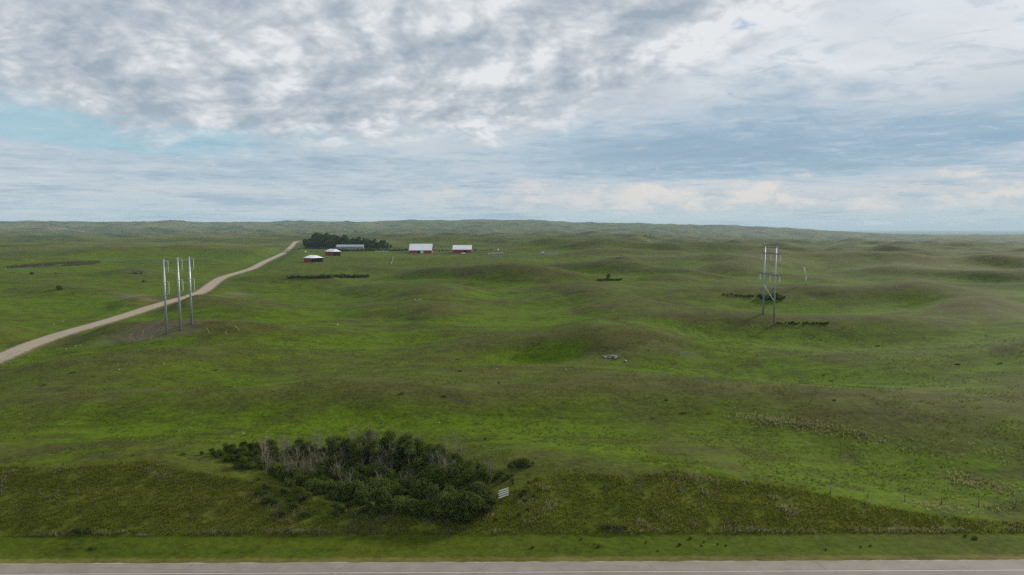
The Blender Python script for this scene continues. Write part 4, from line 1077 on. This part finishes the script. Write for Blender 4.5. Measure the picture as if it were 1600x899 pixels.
# far shelterbelts: masses on the horizon
def far_wood(px0, px1, py, hpx, label):
    V_, F_ = [], []; c = []; q = []; n = max(3, int((px1 - px0) / 2)); pb = hit((px0 + px1) / 2, py)
    if pb is None: return
    s_ = scale_at(pb)
    for i in range(n):
        px = px0 + (px1 - px0) * (i + rng.random()) / n; x = (px - 800) / FOC * fwd(pb); y = pb[1] + rng.uniform(-20, 20); z = gz(x, y)
        hh = hpx / s_ * rng.uniform(.6, 1.1); c.append((x - pb[0], y - pb[1], z - pb[2] + hh * .5)); q.append(hh * .62)
    V, F = leaves(c, q, 60 * n, hpx / s_ * .16, int(px0), .9)
    V[:, 2] += 0
    tag(obj('far_wood', mesh('far_wood', V, F, [M['leaf_far']]), None, pb), label, 'woods', None, 'stuff')
far_wood(266, 298, 346.3, 2.4, 'dark wood on the skyline at upper left')
far_wood(212, 226, 348, 1.8, 'small dark wood on the skyline left of the larger one')
far_wood(68, 95, 353.5, 1.8, 'thin dark shelterbelt far off at the left')
far_wood(552, 567, 363.5, 3.0, 'small dark wood beyond the farm grove')
far_wood(1006, 1028, 372, 2.4, 'dark wood in the far right of the middle hills')
far_wood(1336, 1372, 371, 1.8, 'long dark shelterbelt on the far right plain')
far_wood(830, 838, 366.5, 1.6, 'tiny dark wood below the hazy hills')
far_wood(190, 200, 363, 1.4, 'tiny dark wood in the far left plain')
far_wood(800, 816, 380, 1.8, 'low dark brush at the foot of the dark knoll')

# ------------------------------------------------------------------ pond with reeds
kx, ky, krx, kry, kz = PADS[0]
M['water'] = bpy.data.materials.new('pond_water'); M['water'].use_nodes = True
b_ = M['water'].node_tree.nodes['Principled BSDF']; b_.inputs['Base Color'].default_value = (0.02, 0.028, 0.03, 1); b_.inputs['Roughness'].default_value = 0.06
wp = hit(66, 427)
V = [(0, 0, 0)]; n = 48
for i in range(n):
    a = 2 * math.pi * i / n; q = 1 + .25 * float(pn(np.array([math.cos(a) * 1.3]), np.array([math.sin(a) * 1.3]), 61)[0]); V.append((math.cos(a) * 17 * q, math.sin(a) * 38 * q, 0))
tag(obj('pond_water', mesh('pond_water', V, [(0, 1 + i, 1 + (i + 1) % n) for i in range(n)], [M['water']]), None, (kx - 3, ky - 18, kz - .12)), kind='structure')
def reed_stuff():
    r_ = np.random.RandomState(9); n = 9000; a = r_.rand(n) * 2 * math.pi; q = .82 + .55 * r_.rand(n)
    x = kx + 3 + np.cos(a) * 19 * q; y = ky + 10 + np.sin(a) * 44 * q
    keep = ~((np.sin(a) < -.35) & (r_.rand(n) < .99)) | (np.cos(a) < -.75); x, y = x[keep], y[keep]; n = len(x); z = H(x, y)
    s_ = .6; h = 1.1 + 1.6 * r_.rand(n); d = r_.rand(n) * 6.28
    V = np.stack([np.stack([x - np.cos(d) * s_ * .4, y - np.sin(d) * s_ * .4, z], 1), np.stack([x + np.cos(d) * s_ * .4, y + np.sin(d) * s_ * .4, z], 1), np.stack([x + r_.randn(n) * .4, y + r_.randn(n) * .4, z + h], 1)], 1).reshape(-1, 3)
    tag(obj('reeds', mesh('reeds', V, np.arange(3 * n).reshape(n, 3), [M['reed']])), 'ring of grey green reeds round the small pond at far left', 'reeds', None, 'stuff')
reed_stuff()
shrubs([(51, 429.2, 4.5)], ['dark bush on the near bank at the left end of the pond water'], None, FBUSH)
shrubs([(88, 429, 2.5)], ['small dark bush on the near bank at the right end of the pond water'], None, FBUSH)

# ------------------------------------------------------------------ stones
def rock_mesh(sd, m):
    r_ = np.random.RandomState(sd); import bmesh
    bm = bmesh.new(); bmesh.ops.create_icosphere(bm, subdivisions=2, radius=1.0)
    V = np.array([v.co[:] for v in bm.verts]); F = [[v.index for v in f.verts] for f in bm.faces]; bm.free()
    for k in range(7):
        n_ = r_.normal(size=3); n_ /= np.linalg.norm(n_); d = V @ n_; c = .62 + .2 * r_.rand(); V = V - np.outer(np.maximum(d - c, 0) * .9, n_)
    V = V * (np.array([1, .8, .62]) * (0.85 + .3 * r_.rand(3))) + r_.normal(size=V.shape) * .025
    return mesh('stone', V, F, [M[m]])
ROCKS = [rock_mesh(i, m) for i, m in enumerate(['rock', 'rock_pale', 'rock', 'rock_pale', 'rock'])]
def stone(p, r_, k, label, group=None, lift=.25):
    o = obj('stone', ROCKS[k], None, (p[0], p[1], p[2] + r_ * lift)); o.scale = (r_, r_, r_); o.rotation_euler = (rng.uniform(-.4, .4), rng.uniform(-.4, .4), rng.uniform(0, 6.28))
    return tag(o, label, 'rock', group)
stone(hit(945, 558.5), .62, 3, 'pale stone at the left end of the fieldstone pile')
stone(hit(977.5, 565), .62, 1, 'pale stone lying apart at the lower right of the fieldstone pile')
for k in range(34):
    t = rng.random(); u = rng.gauss(0, 1)
    px = 961 + u * 7; py = 559 + (px - 961) * .12 + rng.uniform(-2.2, 3.2)
    lvl = rng.choice([.2, .2, .9]) if abs(u) < .9 else .2
    stone(hit(px, py), rng.uniform(.3, .66), rng.choice([0, 0, 2, 4, 1, 2]), 'grey fieldstone in the heap on the middle knoll', 'stones heaped on the middle knoll', lvl)
for (px, py, r_) in [(184, 570, 3), (197, 569, 2), (186, 578, 3.4), (256, 569, 3), (262, 571, 2), (287, 571, 3), (270, 573, 2), (134, 569, 2.4), (115, 582, 1.8), (218, 576, 1.6), (135, 570, 1.6)]:
    p = hit(px, py); stone(p, r_ / scale_at(p) * .45, 1, 'small pale stone on the dry grass left of the round hollow, below the three poles', 'stones on the dry rise below the poles')
for (px, py, r_) in [(6, 654, 2.6), (45, 653, 1.8), (60, 661, 2.2), (100, 660, 2), (300, 645, 2.2)]:
    p = hit(px, py); stone(p, r_ / scale_at(p) * .5, 1, 'pale stone in the open grass at lower left', 'stones in the lower left grass')
for (px, py, r_) in [(362, 683, 3.4), (380, 678, 4.2), (391, 681, 2.2), (686, 661, 2.6), (659, 597, 2.6), (776, 577, 3.4), (884, 578, 3.6), (742, 594, 2.6), (958, 487, 2.4), (527, 508, 4), (648, 469, 4), (656, 469, 4), (652, 471, 4), (84, 507, 3), (98, 503, 3), (103, 546, 3.2), (118, 541, 3), (125, 540, 2.6), (1250, 475, 3.4), (1183, 510, 3), (1186, 555, 3), (1165, 557, 2.4), (1415, 597, 2), (1420, 655, 2.2), (900, 605, 2.2), (860, 601, 2.4)]:
    p = hit(px, py); stone(p, r_ / scale_at(p) * .5, rng.choice([1, 3]), 'single pale stone lying in the open pasture', 'lone stones across the pasture')

# ------------------------------------------------------------------ white board panel on the slope
p = hit(787, 780); s_ = scale_at(p)
r = tag(empty('board_panel', p, R(32)), 'four tilted white boards on two posts at the right end of the thicket', 'fence panel')
L_ = 15 / s_ / math.cos(R(32)) * 1.0
for k in range(4):
    z = .30 + k * .36
    V = [(-L_ / 2 - .12 * (k % 2 == 0), -.03, z), (L_ / 2, -.03, z + .16), (L_ / 2, .02, z + .16), (-L_ / 2 - .12 * (k % 2 == 0), .02, z), (-L_ / 2, -.03, z + .19), (L_ / 2, -.03, z + .35), (L_ / 2, .02, z + .35), (-L_ / 2, .02, z + .19)]
    MB().add(V, [(0, 3, 2, 1), (4, 5, 6, 7), (0, 1, 5, 4), (1, 2, 6, 5), (2, 3, 7, 6), (3, 0, 4, 7)]).build('board', M['white_paint'], r)
for xx in (-L_ * .36, L_ * .36): MB().box(xx - .05, xx + .05, .03, .13, -.4, 1.75).build('post', M['post'], r)

# ------------------------------------------------------------------ fence posts on top of the banks, survey stakes by the poles
post_me = mesh('fence_post', *(lambda b: (b.V, b.F))(MB().tube([(0, 0, -.3), (0, 0, 1.25)], [.075, .06], 6)), [M['post']])
us = np.arange(-118, 122, 6.1)
for u in us:
    sft = 18.6
    q = HA[:2] + hd * (u - hd @ HA[:2]) + hn * sft
    pxx = 800 + q[0] / q[1] * FOC * 1.02
    if 330 < pxx < 830: continue
    z = gz(q[0], q[1]); side = 'left' if pxx < 500 else 'right'
    o = obj('fence_post', post_me, None, (q[0], q[1], z)); o.rotation_euler = (rng.uniform(-.06, .06), rng.uniform(-.06, .06), 0)
    tag(o, 'thin weathered fence post along the top of the %s bank' % side, 'post', 'fence posts on top of the %s bank' % side)
STK = [(203, 531, 205.5, 522), (222, 525, 224, 517), (235, 533, 238, 524), (329, 521, 323, 513), (375, 517, 367, 508), (355, 522, 352, 518)]
SL = ['leftmost tan stake in front of the steel poles', 'thin tan stake on the bare earth left of the steel poles', 'tan stake just left of the nearest steel pole', 'tan stake right of the steel poles leaning left',
      'long pale stake farthest right of the steel poles', 'short orange stake between the two right-hand stakes']
for (a, b, c, d), lb in zip(STK, SL):
    p = hit(a, b); s_ = scale_at(p); h = (b - d) / s_
    t_ = tag(empty('survey_stake', p), lb, 'stake')
    MB().tube([(0, 0, -.2), ((c - a) / s_, 0, h)], .09, 5).build('stick', M['stake'], t_)
    MB().tube([((c - a) / s_ * .96, 0, h * .96), ((c - a) / s_, 0, h + .12)], .13, 5).build('tip', M['stake'], t_)

# ------------------------------------------------------------------ rough grass
def tufts(name, x, y, h, wd_, nbl, m, label, lean=.35, wind=(.25, 0)):
    r_ = np.random.RandomState(len(x)); x = np.repeat(x, nbl); y = np.repeat(y, nbl); h = np.repeat(h, nbl); n = len(x)
    x = x + r_.randn(n) * .10; y = y + r_.randn(n) * .10; z = H(x, y) - .03; d = r_.rand(n) * 6.28; ww = wd_ * (.6 + .8 * r_.rand(n)); hh = h * (.6 + .6 * r_.rand(n))
    tx = x + (r_.randn(n) * lean + wind[0]) * hh; ty = y + (r_.randn(n) * lean + wind[1]) * hh
    V = np.stack([np.stack([x - np.cos(d) * ww, y - np.sin(d) * ww, z], 1), np.stack([x + np.cos(d) * ww, y + np.sin(d) * ww, z], 1), np.stack([tx, ty, z + hh], 1)], 1).reshape(-1, 3)
    tag(obj(name, mesh(name, V, np.arange(3 * n).reshape(n, 3), [M[m]])), label, 'grass', None, 'stuff')
def su(n, s0, s1, u0, u1, sd):
    r_ = np.random.RandomState(sd); s_ = s0 + (s1 - s0) * r_.rand(n); u = u0 + (u1 - u0) * r_.rand(n)
    q = HA[:2][None] + hd[None] * (u - hd @ HA[:2])[:, None] + hn[None] * s_[:, None]; return q[:, 0], q[:, 1], s_, u, r_
x, y, s_, u, r_ = su(95000, 10.2, 30, -100, 100, 3)
k = (H_nat(x, y) - H_cut(x, y) > .08) & (pn(x / 3, y / 3, 71) + .5 * pn(x / .9, y / .9, 72) > -.42)
tufts('bank_grass', x[k], y[k], .22 + .30 * r_.rand(k.sum()), .05, 3, 'blade', 'rough dark unmown grass on the cut bank above the highway')
x, y, s_, u, r_ = su(60000, 10.3, 26, -100, 100, 4)
dn = pn(x / 9, y / 9, 73) + .6 * pn(x / 2.5, y / 2.5, 74); k = (H_nat(x, y) - H_cut(x, y) > .1) & (dn > .42) & (r_.rand(len(x)) < .75)
x2, y2, s2, u2, r2 = su(3800, 10.2, 11.1, -100, 100, 5); k2 = pn(x2 / 6, y2 / 6, 75) + .5 * pn(x2 / 1.5, y2 / 1.5, 76) > .05
xx, yy = np.r_[x[k], x2[k2]], np.r_[y[k], y2[k2]]
tufts('straw_grass', xx, yy, .35 + .35 * r_.rand(len(xx)), .055, 3, 'straw', 'pale dry seed heads scattered over the cut banks', .25, (.45, .1))
# dry pale streaks in the pasture at right
X_, Y_ = [], []
for (a, b, c, d, n, wd_) in [(1150, 648, 1215, 660, 500, 1.2), (1185, 656, 1260, 664, 900, 1.3), (1250, 662, 1298, 672, 700, 1.6), (1310, 673, 1360, 684, 400, 1.0), (1350, 690, 1400, 692, 260, 2.5), (1480, 742, 1545, 762, 500, 1.6), (1540, 756, 1580, 768, 300, 1.5),
                             (1435, 788, 1520, 798, 420, 1.2), (1540, 792, 1556, 794, 140, 1), (1440, 700, 1470, 708, 130, 2), (1525, 700, 1590, 715, 220, 2.5), (640, 652, 690, 655, 60, 2), (575, 567, 645, 568, 150, .8), (395, 533, 425, 538, 90, 1.5), (1000, 770, 1120, 775, 300, 2)]:
    pa, pb = hit(a, b), hit(c, d); t = nrg.rand(n); o = nrg.randn(n) * wd_; o2 = nrg.randn(n) * wd_
    X_.append(pa[0] + (pb[0] - pa[0]) * t + o2); Y_.append(pa[1] + (pb[1] - pa[1]) * t + o)
    X_[-1] = X_[-1][::3]; Y_[-1] = Y_[-1][::3]
xx, yy = np.concatenate(X_), np.concatenate(Y_)
tufts('dry_grass', xx, yy, .35 + .3 * nrg.rand(len(xx)), .07, 3, 'straw', 'pale dry grass streaks in the pasture on the right', .3)
# taller tussocks in the near pasture
r_ = np.random.RandomState(17); n = 60000; a = np.radians(-39 + 78 * r_.rand(n)); rr_ = 112 * (300 / 112) ** (r_.rand(n) ** .9); x = np.sin(a) * rr_; y = np.cos(a) * rr_
dn = pn(x / 14, y / 14, 81) + .7 * pn(x / 4, y / 4, 82); k = (dn > -.02) & (hs(x, y) > 16) & (H_nat(x, y) - H_cut(x, y) < .1)
x, y, rr_ = x[k], y[k], rr_[k]
tufts('pasture_grass', x, y, (.20 + .22 * r_.rand(len(x))) * np.interp(rr_, [110, 300], [1, 1.4]), .09, 2, 'tussock', 'taller grass tussocks over the near pasture', .35)

# ------------------------------------------------------------------ prototypes go
def kill(o):
    for ch in list(o.children): kill(ch)
    bpy.data.objects.remove(o)
for o in PROTOS: kill(o)

# ------------------------------------------------------------------ haze
hz = bpy.data.materials.new('haze'); hz.use_nodes = True; hz.node_tree.nodes.clear(); T = NT(hz.node_tree)
o = T.node('ShaderNodeOutputMaterial'); v = T.node('ShaderNodeVolumePrincipled')
v.inputs['Color'].default_value = (0.66, 0.84, 1.0, 1); v.inputs['Density'].default_value = 0.00005; v.inputs['Anisotropy'].default_value = 0.0
T.l.new(v.outputs[0], o.inputs['Volume'])
MB().box(-60500, 60500, -60500, 60500, -90, 190).build('haze', hz)
tag(bpy.data.objects['haze'], 'thin pale haze over the prairie', 'haze', None, 'stuff')
